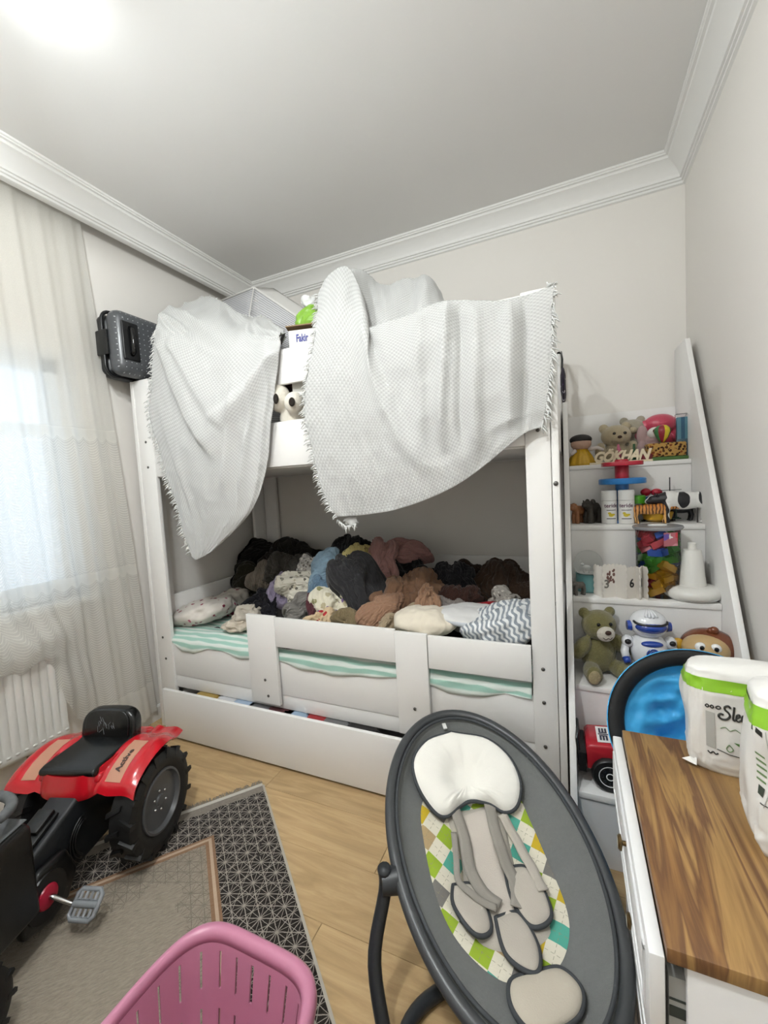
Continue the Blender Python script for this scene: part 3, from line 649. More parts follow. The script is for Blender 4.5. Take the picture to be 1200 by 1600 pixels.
C_ = [
 ('jacket', 'black jacket at the far left end of the clothes heap', 'jacket', 398, 876, 2.22, 66, 60, .14, cm('cloth_black', '#1b1a19'), 1, -20),
 ('jacket', 'dark brownish black coat peaking up behind the grey sweater', 'jacket', 452, 866, 2.26, 90, 44, .12, cm('cloth_blackbrown', '#25221f'), 2, -15),
 ('trousers', 'dark olive trousers hanging down at the left end of the heap', 'trousers', 394, 912, 2.06, 46, 64, .12, cm('cloth_olive', '#2c2a20'), 3, 0),
 ('cloth', 'taupe folded cloth beside the charcoal sweater', 'cloth', 409, 898, 1.98, 34, 34, .06, cm('cloth_taupe', '#847a6f'), 4, 20),
 ('sweater', 'charcoal grey sweater near the left end of the heap', 'sweater', 450, 886, 2.02, 74, 46, .13, cm('cloth_charcoal', '#48443f'), 5, -25),
 ('blouse', 'grey patterned blouse crumpled beside the light blue jeans', 'blouse', 484, 884, 1.96, 38, 42, .09, m_greypr, 6, -30),
 ('top', 'lilac strappy top between the grey sweater and white floral shirt', 'top', 438, 916, 1.86, 36, 44, .08, cm('cloth_lilac', '#978ca3'), 7, 15),
 ('shirt', 'white floral shirt crumpled in the middle left of the heap', 'shirt', 470, 912, 1.84, 54, 40, .10, m_dusk, 8, 20),
 ('jeans', 'light blue denim jeans bunched up in the heap', 'jeans', 508, 892, 1.90, 46, 62, .11, cm('cloth_denim', '#8097a6', .2), 9, 10),
 ('jeans', 'mid blue denim piece just below the light blue jeans', 'jeans', 506, 916, 1.80, 44, 36, .09, cm('cloth_denim_mid', '#647c90', .2), 10, -5),
 ('leggings', 'black leggings behind the pinkish scarf', 'leggings', 548, 866, 2.10, 70, 56, .13, cm('cloth_black2', '#171717'), 11, 10),
 ('trousers', 'charcoal black trousers lying diagonally over the heap', 'trousers', 556, 906, 1.77, 58, 112, .10, cm('cloth_char2', '#2b2a2c'), 12, -28),
 ('dress', 'cream dress printed with purple flowers', 'dress', 528, 938, 1.72, 66, 40, .10, m_cream, 13, 12),
 ('t_shirt', 'mid grey T-shirt crumpled at the front left of the heap', 'T-shirt', 466, 948, 1.72, 52, 36, .10, cm('cloth_grey', '#7d7974'), 14, -12),
 ('sweater', 'navy black sweater at the front left beside the floral pillow', 'sweater', 410, 944, 1.76, 54, 50, .12, cm('cloth_navy', '#1d1c22'), 15, -10),
 ('scarf', 'maroon scarf end between grey T-shirt and heart print cloth', 'scarf', 490, 948, 1.66, 16, 50, .05, cm('cloth_maroon', '#532b31'), 16, 0),
 ('pyjamas', 'beige pyjamas printed with red hearts', 'pyjamas', 514, 966, 1.62, 56, 26, .07, m_heart, 17, 6),
 ('cloth', 'olive khaki cloth beside the heart print pyjamas', 'cloth', 546, 968, 1.62, 40, 26, .07, cm('cloth_khaki', '#77694f'), 18, 10),
 ('blouse', 'yellow blouse with dark print on top of the heap', 'blouse', 558, 866, 2.00, 40, 36, .09, m_yellow, 19, 25),
 ('blouse', 'small yellow printed cloth end beside the pink scarf', 'blouse', 574, 882, 1.92, 28, 30, .07, m_yellow, 20, -20),
 ('top', 'black lace top right of the pink scarf on the heap', 'top', 640, 890, 2.06, 84, 38, .13, cm('cloth_lace', '#141416'), 21, 12),
 ('scarf', 'dusty pink scarf over the top of the heap', 'scarf', 632, 860, 2.10, 74, 34, .10, cm('cloth_pink2', '#8f6a66'), 22, 10),
 ('sweater', 'mauve pink sweater hanging down the front of the heap', 'sweater', 598, 874, 1.98, 44, 70, .10, cm('cloth_mauve', '#9b7570'), 23, 5),
 ('top', 'mauve pink top bunched up just below the mauve sweater', 'top', 590, 902, 1.88, 30, 40, .07, cm('cloth_mauve2', '#a27a75'), 24, -15),
 ('sweater', 'brown sweater sprawled over the middle front of the heap', 'sweater', 636, 924, 1.82, 104, 62, .14, cm('cloth_brown', '#7a5c47', .2), 25, -14),
 ('blouse', 'light brown blouse falling to the guard rail below the brown sweater', 'blouse', 598, 950, 1.68, 60, 52, .10, cm('cloth_tan', '#94735d', .15), 26, -25),
 ('blouse', 'tan blouse sleeve dangling over the cream cushion', 'blouse', 668, 938, 1.72, 34, 56, .07, cm('cloth_tan2', '#96755d', .15), 27, 12),
 ('cloth', 'beige cloth tucked beside the cream cushion', 'cloth', 622, 966, 1.63, 66, 22, .06, cm('cloth_beige', '#a08f76'), 28, -28),
 ('sweater', 'dark navy sweater right of the middle of the heap', 'sweater', 708, 906, 1.98, 66, 56, .13, cm('cloth_navy2', '#17171b'), 29, -15),
 ('jacket', 'dark brown jacket rising at the right of the heap', 'jacket', 738, 900, 2.10, 62, 52, .13, cm('cloth_dkbrown', '#2f231c'), 30, 0),
 ('coat', 'large dark brown coat at the right end of the heap', 'coat', 792, 918, 2.04, 96, 76, .16, cm('cloth_dkbrown2', '#38291f'), 31, 14),
 ('trousers', 'reddish brown trousers below the dark navy sweater', 'trousers', 720, 932, 1.86, 66, 40, .12, cm('cloth_redbrown', '#3b2620'), 32, 8),
 ('shawl', 'pale grey shawl right of the tan blouse sleeve', 'shawl', 706, 952, 1.76, 52, 30, .09, cm('cloth_palegrey', '#8b8480'), 33, 20),
 ('blouse', 'grey lace printed blouse on the dark brown coat', 'blouse', 786, 936, 1.84, 40, 34, .07, m_greypr, 34, 10),
 ('towel', 'red folded towel at the right end of the heap', 'towel', 766, 952, 1.78, 70, 16, .07, cm('cloth_red', '#8f2229'), 35, -5)]
# the heap itself: every garment is a puffed sheet with its outline held, whose excess cloth is relaxed until it buckles into folds
_rp = [(340, 905), (368, 880), (395, 866), (440, 866), (475, 856), (492, 880), (520, 882), (545, 866), (580, 858), (612, 856), (650, 868), (690, 890), (722, 905), (748, 894), (790, 902), (832, 915)]
_rq = np.array([at(x, y, 2.13) for x, y in _rp])
def sheet(name, label, cat, px, py, y, w, h, dep, mat, seed, ang=0, group=None, excess=1.25):
    n = 44; rs = np.random.default_rng(seed); a = np.linspace(-1, 1, n); A_, B_ = np.meshgrid(a, a, indexing='ij')
    sx, sy = A_ * np.sqrt(1 - B_ * B_ / 2), B_ * np.sqrt(1 - A_ * A_ / 2); th = np.arctan2(sy, sx); rr = np.sqrt(sx * sx + sy * sy); o = rs.uniform(0, 50, 3)
    lob = 1 + .85 * (vnoise(np.stack([np.cos(th).ravel() * 1.4 + o[0], np.sin(th).ravel() * 1.4 + o[1], 0 * th.ravel()], -1), seed).reshape(n, n) - .5) + .10 * (vnoise(np.stack([np.cos(th).ravel() * 4 + o[1], np.sin(th).ravel() * 4, 0 * th.ravel()], -1), seed + 3).reshape(n, n) - .5)
    d0 = ray(px, py); t = y / d0[1]; c = CAM_LOC + d0 * t; r = math.radians(ang)
    qx, qy = sx * lob * w * .60 * t, sy * lob * h * .62 * t
    X, Y = qx * math.cos(r) + qy * math.sin(r), -qx * math.sin(r) + qy * math.cos(r)      # right and up in the picture plane
    vd = d0 / np.linalg.norm(d0); e1 = np.cross(vd, [0, 0, 1]); e1 /= np.linalg.norm(e1); nn = -vd * .8 + np.array([0, 0, .6]); nn /= np.linalg.norm(nn); e2 = np.cross(nn, e1)
    dm = min(w, h) * t * .30 + .012
    P = c + e1 * X[..., None] + e2 * (Y * 1.12)[..., None] + nn * (dm * (1 - rr ** 2.6) - .55 * dm - dm * .8 * np.clip((rr - .8) / .2, 0, 1) ** 2)[..., None]
    N = gnormals(P); N *= np.sign((N * nn).sum(-1, keepdims=True)); N0 = N.copy()
    S = np.s_; prs = [(S[:-1], S[1:], 1.), (S[:, :-1], S[:, 1:], 1.), (S[:-1, :-1], S[1:, 1:], .5), (S[1:, :-1], S[:-1, 1:], .5), (S[:-6], S[6:], .4), (S[:, :-6], S[:, 6:], .4)]
    e1_, e2_ = (excess + .13, excess - .19) if rs.random() < .5 else (excess - .19, excess + .13)
    rest = [np.linalg.norm(P[q] - P[p], axis=-1) * (e1_ if i == 0 else e2_ if i == 1 else (e1_ + e2_) / 2 if i < 4 else 1 + ((e1_, e2_)[i - 4] - 1) * .55) for i, (p, q, k) in enumerate(prs)]
    fa = (0 if e1_ < e2_ else PI / 2) + rs.normal() * .3 + r; U_, V_ = X * math.cos(fa) + Y * math.sin(fa), -X * math.sin(fa) + Y * math.cos(fa)
    wv = vnoise(np.stack([X.ravel() * 9 + o[0], Y.ravel() * 9 + o[1], 0 * X.ravel()], -1), seed + 7).reshape(n, n) - .5
    sd = vnoise(np.stack([U_.ravel() * 3.2 + o[1], (V_ + wv * .07).ravel() * 21 + o[2], 0 * X.ravel()], -1), seed + 1).reshape(n, n) - .5
    P = P + N * (.042 * sd * np.clip((1 - rr) * 3, 0, 1))[..., None]; B0 = P.copy(); edge = rr[..., None] > .985
    for it in range(70):
        D = np.zeros_like(P); W = np.full((n, n, 1), 1e-6)
        for (p, q, k), r0 in zip(prs, rest):
            d = P[q] - P[p]; l = np.linalg.norm(d, axis=-1) + 1e-9; cc = d * ((l - r0) / l * .5 * k)[..., None]; D[p] += cc; D[q] -= cc; W[p] += k; W[q] += k
        P = P + D / W * 1.6
        off = ((P - B0) * N0).sum(-1, keepdims=True); P = P - N0 * (off - np.clip(off, -.030 * np.clip((1 - rr[..., None]) * 2.6, .04, 1), .034 * np.clip((1 - rr[..., None]) * 2.6, .04, 1))) ; P = np.where(edge, B0, P)
    Q = surf(P, 87, 87); Nn = gnormals(Q); Nn *= np.sign((Nn * nn).sum(-1, keepdims=True))
    q3 = Q.reshape(-1, 3); w3 = (vnoise(q3 * 18 + o, 5) - .5)[:, None] * .03; Rf = np.array(Euler(rs.uniform(-1, 1, 3)).to_matrix())
    Q = Q + Nn * (.0022 * (ridge((q3 + w3) @ Rf * np.array([14, 95, 95]), 6) - .5)).reshape(87, 87, 1)
    Q[..., 0] = np.clip(Q[..., 0], -2.045, -.062); Q[..., 1] = np.clip(Q[..., 1], 1.514, 2.425); Q[..., 2] = np.maximum(Q[..., 2], .512)
    single(MB().grid(Q, arcuv(Q)), name, mat, label, cat, group=group, smooth=180)
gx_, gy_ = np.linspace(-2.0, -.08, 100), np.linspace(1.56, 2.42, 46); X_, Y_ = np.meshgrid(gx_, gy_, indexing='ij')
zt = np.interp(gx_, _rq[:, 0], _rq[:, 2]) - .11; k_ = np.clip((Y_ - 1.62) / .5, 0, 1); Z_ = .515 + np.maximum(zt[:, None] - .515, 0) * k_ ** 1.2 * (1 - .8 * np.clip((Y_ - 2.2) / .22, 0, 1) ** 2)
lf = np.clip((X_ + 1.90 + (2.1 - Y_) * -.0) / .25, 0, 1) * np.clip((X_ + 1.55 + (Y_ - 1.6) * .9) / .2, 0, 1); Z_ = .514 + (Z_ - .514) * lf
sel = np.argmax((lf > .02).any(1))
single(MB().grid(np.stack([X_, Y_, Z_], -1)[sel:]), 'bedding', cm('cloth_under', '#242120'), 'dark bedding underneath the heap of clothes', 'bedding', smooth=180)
for c in C_: sheet(*c[:11], ang=c[11], group=K)
garment('pillow', 'floral printed pillow at the left end of the lower bunk', 'pillow', 320, 954, 1.72, 104, 34, .16, m_cher, 51, ang=-12, amp=.35, lobes=.10)
garment('pillow', 'cherry printed pillow corner behind the floral pillow', 'pillow', 364, 942, 1.92, 46, 40, .12, m_cher, 52, ang=-8, amp=.4, lobes=.12)
garment('cloth', 'off white cloth in front of the navy black sweater', 'cloth', 386, 962, 1.68, 32, 34, .07, cm('cloth_offwhite', '#bcb3a6'), 53, ang=30)
garment('cloth', 'cream ruffled cloth on the mint sheet beside the guard rail', 'cloth', 376, 976, 1.62, 44, 16, .07, cm('cloth_cream2', '#cbbfae'), 54)
garment('cushion', 'plump cream fleece cushion behind the guard rail', 'cushion', 664, 970, 1.62, 98, 40, .10, cm('fleece_cream', '#e2d8c6', .06), 55, amp=.3, lobes=.08)
garment('pillow', 'white pillow with thin blue edge beside the striped quilt', 'pillow', 742, 962, 1.68, 116, 24, .12, stripes('pillow_edge', '#d9d8d6', '#c7cbd2', .09, 2), 56, ang=4, amp=.3, lobes=.1)
garment('quilt', 'grey and white striped quilt bunched at the right end of the bunk', 'quilt', 786, 976, 1.64, 128, 56, .13, stripes('quilt_stripe', '#dfe0e0', '#8b929a', .020, 0, zig=.03, rot=(0, .5, 0)), 57, ang=-16, amp=.5, lobes=.12)
garment('cloth', 'dark red cloth seen through the guard rail gap', 'cloth', 458, 1012, 1.58, 44, 14, .05, cm('cloth_winered', '#4a2029'), 58)
# clothes in the half-open drawer
for i, (px, lab, mcol) in enumerate([(322, 'mustard cloth in the drawer left end', '#a58a4a'), (362, 'white vest in the drawer beside the mustard cloth', '#c9c9cc'), (386, 'pale blue baby clothes in the drawer', '#9fb1c6'), (420, 'grey striped top in the drawer', '#77777a'),
        (452, 'wine coloured cloth in the drawer', '#5a3034'), (476, 'light blue cloth in the drawer centre', '#93a8bd'), (506, 'red cloth in the drawer', '#9b2c30'), (530, 'black and white printed cloth in the drawer', '#6b6b6b'), (566, 'dark cloth in the drawer right part', '#2c2a2a')]):
    x = np.interp(px, [262, 632], [-1.93, -.60]); q = np.array([x, 1.55, .16])
    b = MB().ell((0, 0, 0), (1, 1, 1), 48, 26); v = np.array(b.v); rr = np.array([.090, .060, .105])
    v2 = v * rr * (1 + .25 * (vnoise(v * 1.5 + i * 7, i) - .5))[:, None]; v2 += v * ((ridge(v2 * 26 + i * 3, i) ** 2 - .35) * .02)[:, None]
    v2 += np.array([x, 1.495, .140]); v2[:, 2] = np.clip(v2[:, 2], .032, .229); v2[:, 1] = np.maximum(v2[:, 1], 1.44); b.v = [tuple(p) for p in v2]
    single(b, 'folded_clothes', cloth_mat('drawer_cloth_%d' % i, mcol), lab, 'clothes', group='clothes in the bed drawer', smooth=180)

# ------------------------------------------------------------------ things on the upper bunk
def rbox(x0, x1, y0, y1, z0, z1): return MB().box(x0, x1, y0, y1, z0, z1)
m_abs = M('suitcase_abs', '#5b5d60', .28, bump=.0)
t = NT('suitcase_dotted'); t.set(.3, spec=.5); s = t.sep(t.coord())
dx = t.math('SUBTRACT', t.math('FRACT', t.math('DIVIDE', s[1], .026)), .5); dz = t.math('SUBTRACT', t.math('FRACT', t.math('DIVIDE', s[2], .026)), .5)
rr = t.math('SQRT', t.math('ADD', t.math('MULTIPLY', dx, dx), t.math('MULTIPLY', dz, dz)))
t.base('#55575a'); t.bump(t.math('SMOOTH_MIN', rr, .16, .05), .9, .02)
t.base(t.mix(t.math('LESS_THAN', rr, .10), '#4d4f52', '#a6a8aa')); m_absd = t.m
sz0 = 1.853
su = thing('suitcase', 'grey dotted hard shell suitcase with black handle at the left end of the upper bunk', 'suitcase', (-2.04, 1.62, sz0))
part(rbox(-2.058, -1.955, 1.362, 1.90, sz0 + .004, sz0 + .318), 'front_shell', m_absd, su, True, bevel=.05, seg=6)
part(rbox(-2.146, -2.058, 1.372, 1.90, sz0 + .004, sz0 + .316), 'back_shell', M('suitcase_black', '#232426', .35), su, True, bevel=.043, seg=5)
zb_ = MB(); zo = [(-2.056, yy, zz) for yy, zz in [(1.405 + .045 * math.cos(a), sz0 + .268 + .050 * math.sin(a)) for a in np.linspace(PI, PI / 2, 6)] + [(1.86, sz0 + .318), (1.895, sz0 + .27), (1.895, sz0 + .05), (1.86, sz0 + .004)] + [(1.405 + .045 * math.cos(a), sz0 + .054 + .050 * math.sin(a)) for a in np.linspace(-PI / 2, -PI, 6)]]; part(zb_.tube(zo, .0085, 8, closed=True), 'zip_band', black_plastic, su, True, smooth=60)
b = MB(); b.obox((-1.954, 1.428, sz0 + .165), (.012, .084, .185), Matrix.Identity(3)); part(b, 'handle_recess', black_plastic, su, True, bevel=.0055, seg=3)
h = part(MB().tube([(-1.952, 1.428, sz0 + .10), (-1.935, 1.428, sz0 + .112), (-1.932, 1.428, sz0 + .165), (-1.935, 1.428, sz0 + .218), (-1.952, 1.428, sz0 + .23)], .011, 10), 'handle', M('gloss_black', '#0c0c0d', .12), su, True, smooth=180)
part(rbox(-2.10, -2.02, 1.350, 1.366, sz0 + .10, sz0 + .22), 'side_handle', black_plastic, su, True, bevel=.006)

t = NT('mesh_net'); t.n.remove(t.p); s = t.sep(t.coord('UV'))
ln = t.math('GREATER_THAN', t.math('SINE', t.math('MULTIPLY', s[1], 2 * PI / .011)), -.25)
df = t.new('ShaderNodeBsdfDiffuse'); df.inputs[0].default_value = (.62, .62, .64, 1); tr = t.new('ShaderNodeBsdfTransparent'); mx = t.new('ShaderNodeMixShader')
t.link(t.math('MULTIPLY_ADD', ln, .55, .35), mx.inputs[0]); t.link(tr.outputs[0], mx.inputs[1]); t.link(df.outputs[0], mx.inputs[2]); t.link(mx.outputs[0], t.out.inputs[0]); m_net = t.m
nh = thing('mesh_hamper', 'white edged grey mesh hamper tilted behind the left blanket', 'hamper', (-1.5, 2.0, 1.505))
pa, pb_, pc, pd = at(397, 449, 1.98), at(482, 507, 1.90), at(455, 534, 1.78), at(372, 500, 1.80)
pe = at(336, 474, 2.06); low = np.array([0, 0, -.36])
def quad(b, a, c, d, e, n=8):
    U_, V_ = np.meshgrid(np.linspace(0, 1, n), np.linspace(0, 1, n), indexing='ij'); U_, V_ = U_[..., None], V_[..., None]
    P = a * (1 - U_) * (1 - V_) + c * U_ * (1 - V_) + d * U_ * V_ + e * (1 - U_) * V_
    return MB().grid(P, arcuv(P))
def toz(p, z): q = np.array(p); q[2] = z; return q
pbl = toz(pb_ + np.array([-.12, -.05, 0]), 1.51); pal = toz(pa + np.array([-.2, -.1, 0]), 1.51); pel = toz(pe + np.array([.1, -.1, 0]), 1.51)
part(quad(None, pa, pb_, pbl, pal), 'mesh_side', m_net, nh, True, solid=.002, smooth=180)
part(quad(None, pe, pa, pal, pel), 'mesh_side', m_net, nh, True, solid=.002, smooth=180)
top2 = pb_ + (pe - pa)
part(quad(None, pa, pb_, pb_ + np.array([.06, .10, .02]), pa + np.array([.06, .10, .02])), 'white_border', M('white_tape', '#dcdad6', .8), nh, True, solid=.003, smooth=180)
part(MB().tube([pe, pa, pb_], .006, 8), 'edge_piping', M('white_tape', '#dcdad6', .8), nh, True, smooth=180)
part(MB().tube([pal, pa], .005, 8).tube([pbl, pb_], .005, 8), 'edge_piping', M('white_tape', '#dcdad6', .8), nh, True, smooth=180)

bx = thing('carton', 'open white carton with blue lettering on the upper bunk', 'box', (-1.02, 1.66, 1.505))
ca = math.radians(14); BCX, BCY = -.955, 1.70; Mx = Matrix.Rotation(ca, 3, 'Z')
m_card = M('white_card', '#dcdad4', .6); m_kraft = M('kraft_card', '#8a7254', .8)
for (c, s, nm, mm) in (((0, -.13, .212), (.34, .006, .424), 'front_panel', m_card), ((-.17, 0, .212), (.006, .26, .424), 'side_panel', m_card), ((.17, 0, .212), (.006, .26, .424), 'side_panel', m_card), ((0, .13, .212), (.34, .006, .424), 'back_panel', m_card), ((0, 0, .004), (.34, .26, .006), 'bottom_panel', m_kraft)):
    part(MB().obox(Vector((BCX, BCY, 1.505)) + Mx @ Vector(c), s, Mx), nm, mm, bx, True)
part(MB().obox(Vector((BCX, BCY, 1.505)) + Mx @ Vector((-.02, -.098, .436)), (.33, .070, .005), Mx @ Matrix.Rotation(-.25, 3, 'X')), 'flap', m_kraft, bx, True)
fo = Vector((BCX, BCY, 1.505)) + Mx @ Vector((-.112, -.1345, .388))
part(text_mb('Fakir', .044, M=frame(fo, Mx @ Vector((1, 0, 0)), (0, 0, 1)) @ Matrix.Diagonal((.62, 1, 1, 1)), bold=.0012), 'lettering', M('blue_ink', '#2a2f86', .5), bx, True, label='blue printed lettering', smooth=0)
garment('plastic_bag', 'bright green and white plastic bag in the carton on the upper bunk', 'bag', 486, 504, 1.72, 46, 44, .05, M('green_bag', '#7fae38', .35, bump=.1, bs=30), 61, ang=-35, zmin=1.60, amp=.5, lobes=.12)
garment('plastic_bag', 'clear white plastic bag above the green bag on the upper bunk', 'bag', 492, 484, 1.78, 20, 46, .04, M('white_bag', '#dcdcda', .3, bump=.1, bs=30), 62, ang=-30, zmin=1.60, amp=.8)
# plush cow looking through the gap of the upper rail
pz = at(444, 624, 1.492); pc_ = thing('plush_toy', 'white plush head with dark round eye patches peeking between the upper bunk rails', 'plush toy', (pz[0], 1.53, 1.505))
m_plw = M('plush_white', '#d9d3c6', .95, spec=.1, bump=.5, bs=220, sheen=.3); m_plb = M('plush_dark', '#2b2723', .9, spec=.15, bump=.4, bs=200)
b = MB().ell(at(436, 622, 1.515), (.052, .05, .062), 24, 14).ell(at(460, 630, 1.497), (.042, .045, .048), 24, 14).ell((pz[0], 1.56, 1.56), (.07, .06, .06), 20, 12)
part(b, 'head', m_plw, pc_, True, remesh=.006, smo=4, smooth=180)
e1, e2 = at(431, 623, 1.468), at(456, 628, 1.452)
part(MB().ell(e1, (.013, .008, .022), 18, 10), 'eye_patch', m_plb, pc_, True, smooth=180); part(MB().ell(e2, (.015, .007, .019), 18, 10), 'eye_patch', m_plb, pc_, True, smooth=180)
garment('cloth', 'dark red and black cloth behind the plush head on the upper bunk', 'cloth', 474, 606, 1.64, 60, 34, .07, cm('cloth_darkmix', '#2a1416'), 63, zmin=1.515)
make_garments()
# drawstring bag hanging on the right end of the bed
hb = thing('drawstring_bag', 'dark purple patterned drawstring bag hanging by black cords at the right bed end', 'bag', (-.026, 2.2, 1.852))
b = MB(); x0 = -.024
b.tube([(-.042, 2.345, 1.857), (x0, 2.335, 1.857), (x0 + .003, 2.27, 1.80), (x0 + .003, 2.20, 1.735)], .0045, 6); b.tube([(-.042, 2.325, 1.857), (x0, 2.315, 1.857), (x0 + .006, 2.20, 1.79), (x0 + .003, 2.19, 1.735)], .0045, 6)
part(b, 'cord', black_plastic, hb, True, smooth=180)
b = MB().ell((x0 + .003, 2.195, 1.665), (.012, .115, .085), 40, 24); v = np.array(b.v); v[:, 0] += (ridge(v * np.array([1, 30, 9]), 3) - .4) * .010; v[:, 0] = np.clip(v[:, 0], -.029, .004); b.v = [tuple(p) for p in v]
part(b, 'pouch', spots('bag_print', '#2a2331', ['#8b7f96', '#4b3a5c', '#cfc9d2'], 40, .25), hb, True, smooth=180)
# ------------------------------------------------------------------ stair unit with toys on its treads
SX = .474
stair = thing('stair_unit', 'white stair cabinet with five open treads beside the bunk bed', 'stairs', (.23, 2.0, 0))
def spart(name, b, mat=None, **k): return part(b, name, mat or white_lacquer, stair, True, **{**dict(bevel=.002, smooth=35), **k})
spart('side_panel', MB().prism([(1.225, 0), (2.130, 1.58), (2.455, 1.58), (2.455, 0)], 0, -.022, -.001))
spart('side_panel', MB().prism([(1.210, 0), (2.262, 1.812), (2.456, 1.812), (2.456, 0)], 0, SX + .001, SX + .021))
TR = [(1.285, 2.157), (1.026, 1.960), (.765, 1.770), (.500, 1.580), (.240, 1.385)]
prev = 2.452
for z, y in TR:
    spart('tread', MB().box(0, SX, y, prev, z - .020, z)); prev = y + .010
for i, (z, y) in enumerate(TR):
    zl = TR[i + 1][0] if i < 4 else .0
    spart('riser', MB().box(0, SX, y + .006, y + .022, zl + .0005, z - .0205), bevel=0)
spart('back_panel', MB().box(0, SX, 2.440, 2.455, 1.2855, 1.545), bevel=0)
TZ = [z for z, _ in TR]

def fur(name, col, var=.15): return M(name, col, .97, spec=.08, bump=.9, bs=260, var=var, vsc=30, sheen=.4, bd=.004)
m_eye = M('eye_black', '#0b0a0a', .08); m_white = M('gloss_white', '#e6e6e4', .25); m_stitch = M('stitch_brown', '#3a241b', .7)

def plush(name, label, cat, loc, rz, els, mat, vox=.004, smo=3):
    t = thing(name, label, cat, loc, rz); b = MB()
    for e in els: b.ell(e[0], e[1], 18, 12, e[2] if len(e) > 2 else None)
    part(b, 'body', mat, t, remesh=vox, smo=smo, smooth=180); return t
def RX(a): return Matrix.Rotation(math.radians(a), 3, 'X')
def RY(a): return Matrix.Rotation(math.radians(a), 3, 'Y')
def RZ(a): return Matrix.Rotation(math.radians(a), 3, 'Z')
# olive teddy bear on the fourth tread (faces -y in its own frame)
z4 = TZ[3]; p = atz(932, 1060, z4)
bear = plush('teddy_bear', 'olive green plush teddy bear sitting at the left of the tread with the robot', 'teddy bear', (p[0] + .010, 1.706, z4), .35,
    [((0, 0, .072), (.062, .055, .072)), ((0, -.01, .185), (.060, .055, .055)), ((-.047, .005, .228), (.020, .012, .020)), ((.047, .005, .228), (.020, .012, .020)),
     ((0, -.05, .172), (.030, .028, .026)), ((-.070, -.025, .105), (.026, .028, .048), RY(35)), ((.074, -.02, .110), (.026, .028, .050), RY(-40)),
     ((-.050, -.065, .032), (.030, .060, .030), RZ(-14)), ((.056, -.060, .032), (.030, .060, .030), RZ(18)), ((-.058, -.104, .036), (.029, .020, .034)), ((.072, -.100, .036), (.029, .020, .034))], fur('fur_olive', '#767049'))
part(MB().ell((0, -.068, .170), (.031, .017, .027), 20, 12), 'muzzle', fur('fur_white', '#d4cdbf', .05), bear, smooth=180)
part(MB().ell((0, -.087, .181), (.011, .006, .008), 14, 8), 'nose', m_stitch, bear, smooth=180)
part(MB().tube([(-.016, -.081, .162), (-.008, -.086, .156), (0, -.087, .161), (.008, -.086, .156), (.016, -.081, .162)], .0012, 6), 'mouth', m_stitch, bear, smooth=180)
for s in (-1, 1):
    part(MB().ell((s * .021, -.060, .202), (.0065, .005, .0065), 14, 8), 'eye', m_eye, bear, smooth=180)
    part(MB().ell((s * .065 + (.007 if s > 0 else 0), -.1225, .036), (.021, .004, .025), 16, 8), 'foot_sole', fur('fur_beige', '#a89873', .08), bear, smooth=180)
# robot
m_rw = M('robot_white', '#dcdde0', .18, coat=.3); m_rb = M('robot_blue', '#1f3f94', .15, coat=.5); m_rk = M('robot_black', '#15161a', .3)
p = atz(1013, 1060, z4); rob = thing('toy_robot', 'shiny white toy robot with blue visor standing beside the teddy bear', 'toy robot', (p[0], 1.690, z4), .12)
part(MB().lathe([(.055, 0), (.058, .006), (.058, .045), (.052, .062), (.05, .066)], 28), 'base', m_rw, rob, smooth=40)
part(MB().lathe([(.046, .062), (.052, .075), (.058, .11), (.055, .145), (.040, .160), (.024, .166)], 28), 'torso', m_rw, rob, smooth=180)
part(MB().ell((0, 0, .205), (.060, .056, .050), 28, 18), 'head', m_rw, rob, smooth=180)
part(MB().ell((0, -.030, .203), (.049, .0345, .023), 24, 14), 'visor', m_rb, rob, smooth=180)
part(MB().tube([(math.cos(a) * .051, -.026 - math.sin(a) * .032, .221 - .006 * math.sin(a)) for a in np.linspace(0, PI, 15)], .004, 8), 'visor_rim', m_rk, rob, smooth=180)
b = MB()
for a in (-.5, -.17, .17, .5): b.tube([(math.sin(a) * .040 * k, -.05 * math.cos(a) * k, .205 + .054 * math.sqrt(max(0, 1 - (k * .86) ** 2))) for k in (.2, .5, .75, .9)], .0045, 8)
part(b, 'crest', m_rw, rob, smooth=180)
for s in (-1, 1):
    part(MB().cyl((s * .055, -.005, .198), (s * .068, -.005, .198), .019, .016, 20), 'ear', m_rb, rob)
    part(MB().ell((s * .066, -.004, .140), (.020, .022, .022), 18, 12), 'shoulder', m_rw, rob, smooth=180)
    part(MB().ell((s * .068, -.020, .143), (.011, .010, .010), 14, 8), 'joint_cap', m_rk, rob, smooth=180)
    part(MB().tube([(s * .072, -.004, .128), (s * .078, -.012, .105), (s * .076, -.026, .088)], [.013, .014, .013], 12), 'arm', m_rw, rob, smooth=180)
    part(MB().tube([(s * .076, -.026, .086), (s * .074, -.040, .074)], [.014, .011], 12), 'hand', m_rb, rob, smooth=180)
part(MB().ell((0, -.044, .146), (.034, .015, .011), 22, 12), 'chest_window', m_rb, rob, smooth=180)
for r0 in (.019, .0115): part(MB().tube([(math.cos(a) * r0, -.0575, .113 + math.sin(a) * r0) for a in np.linspace(0, 2 * PI, 24, endpoint=False)], .0026, 6, closed=True), 'speaker_ring', m_rb, rob, smooth=180)
b = MB()
for k in range(6):
    a = k * PI / 3; b.tube([(math.cos(a) * .004, -.0575, .113 + math.sin(a) * .004), (math.cos(a) * .02, -.0575, .113 + math.sin(a) * .02)], .0022, 6)
part(b, 'speaker_spokes', m_rb, rob, smooth=180)
part(MB().obox((-.024, -.052, .030), (.030, .012, .016), RZ(-24)), 'port', m_rk, rob, bevel=.003)
for k in range(2): part(MB().ell((.018 + k * .013, -.0545 + k * .004, .030), (.005, .005, .006), 12, 8), 'button', m_rb, rob, smooth=180)
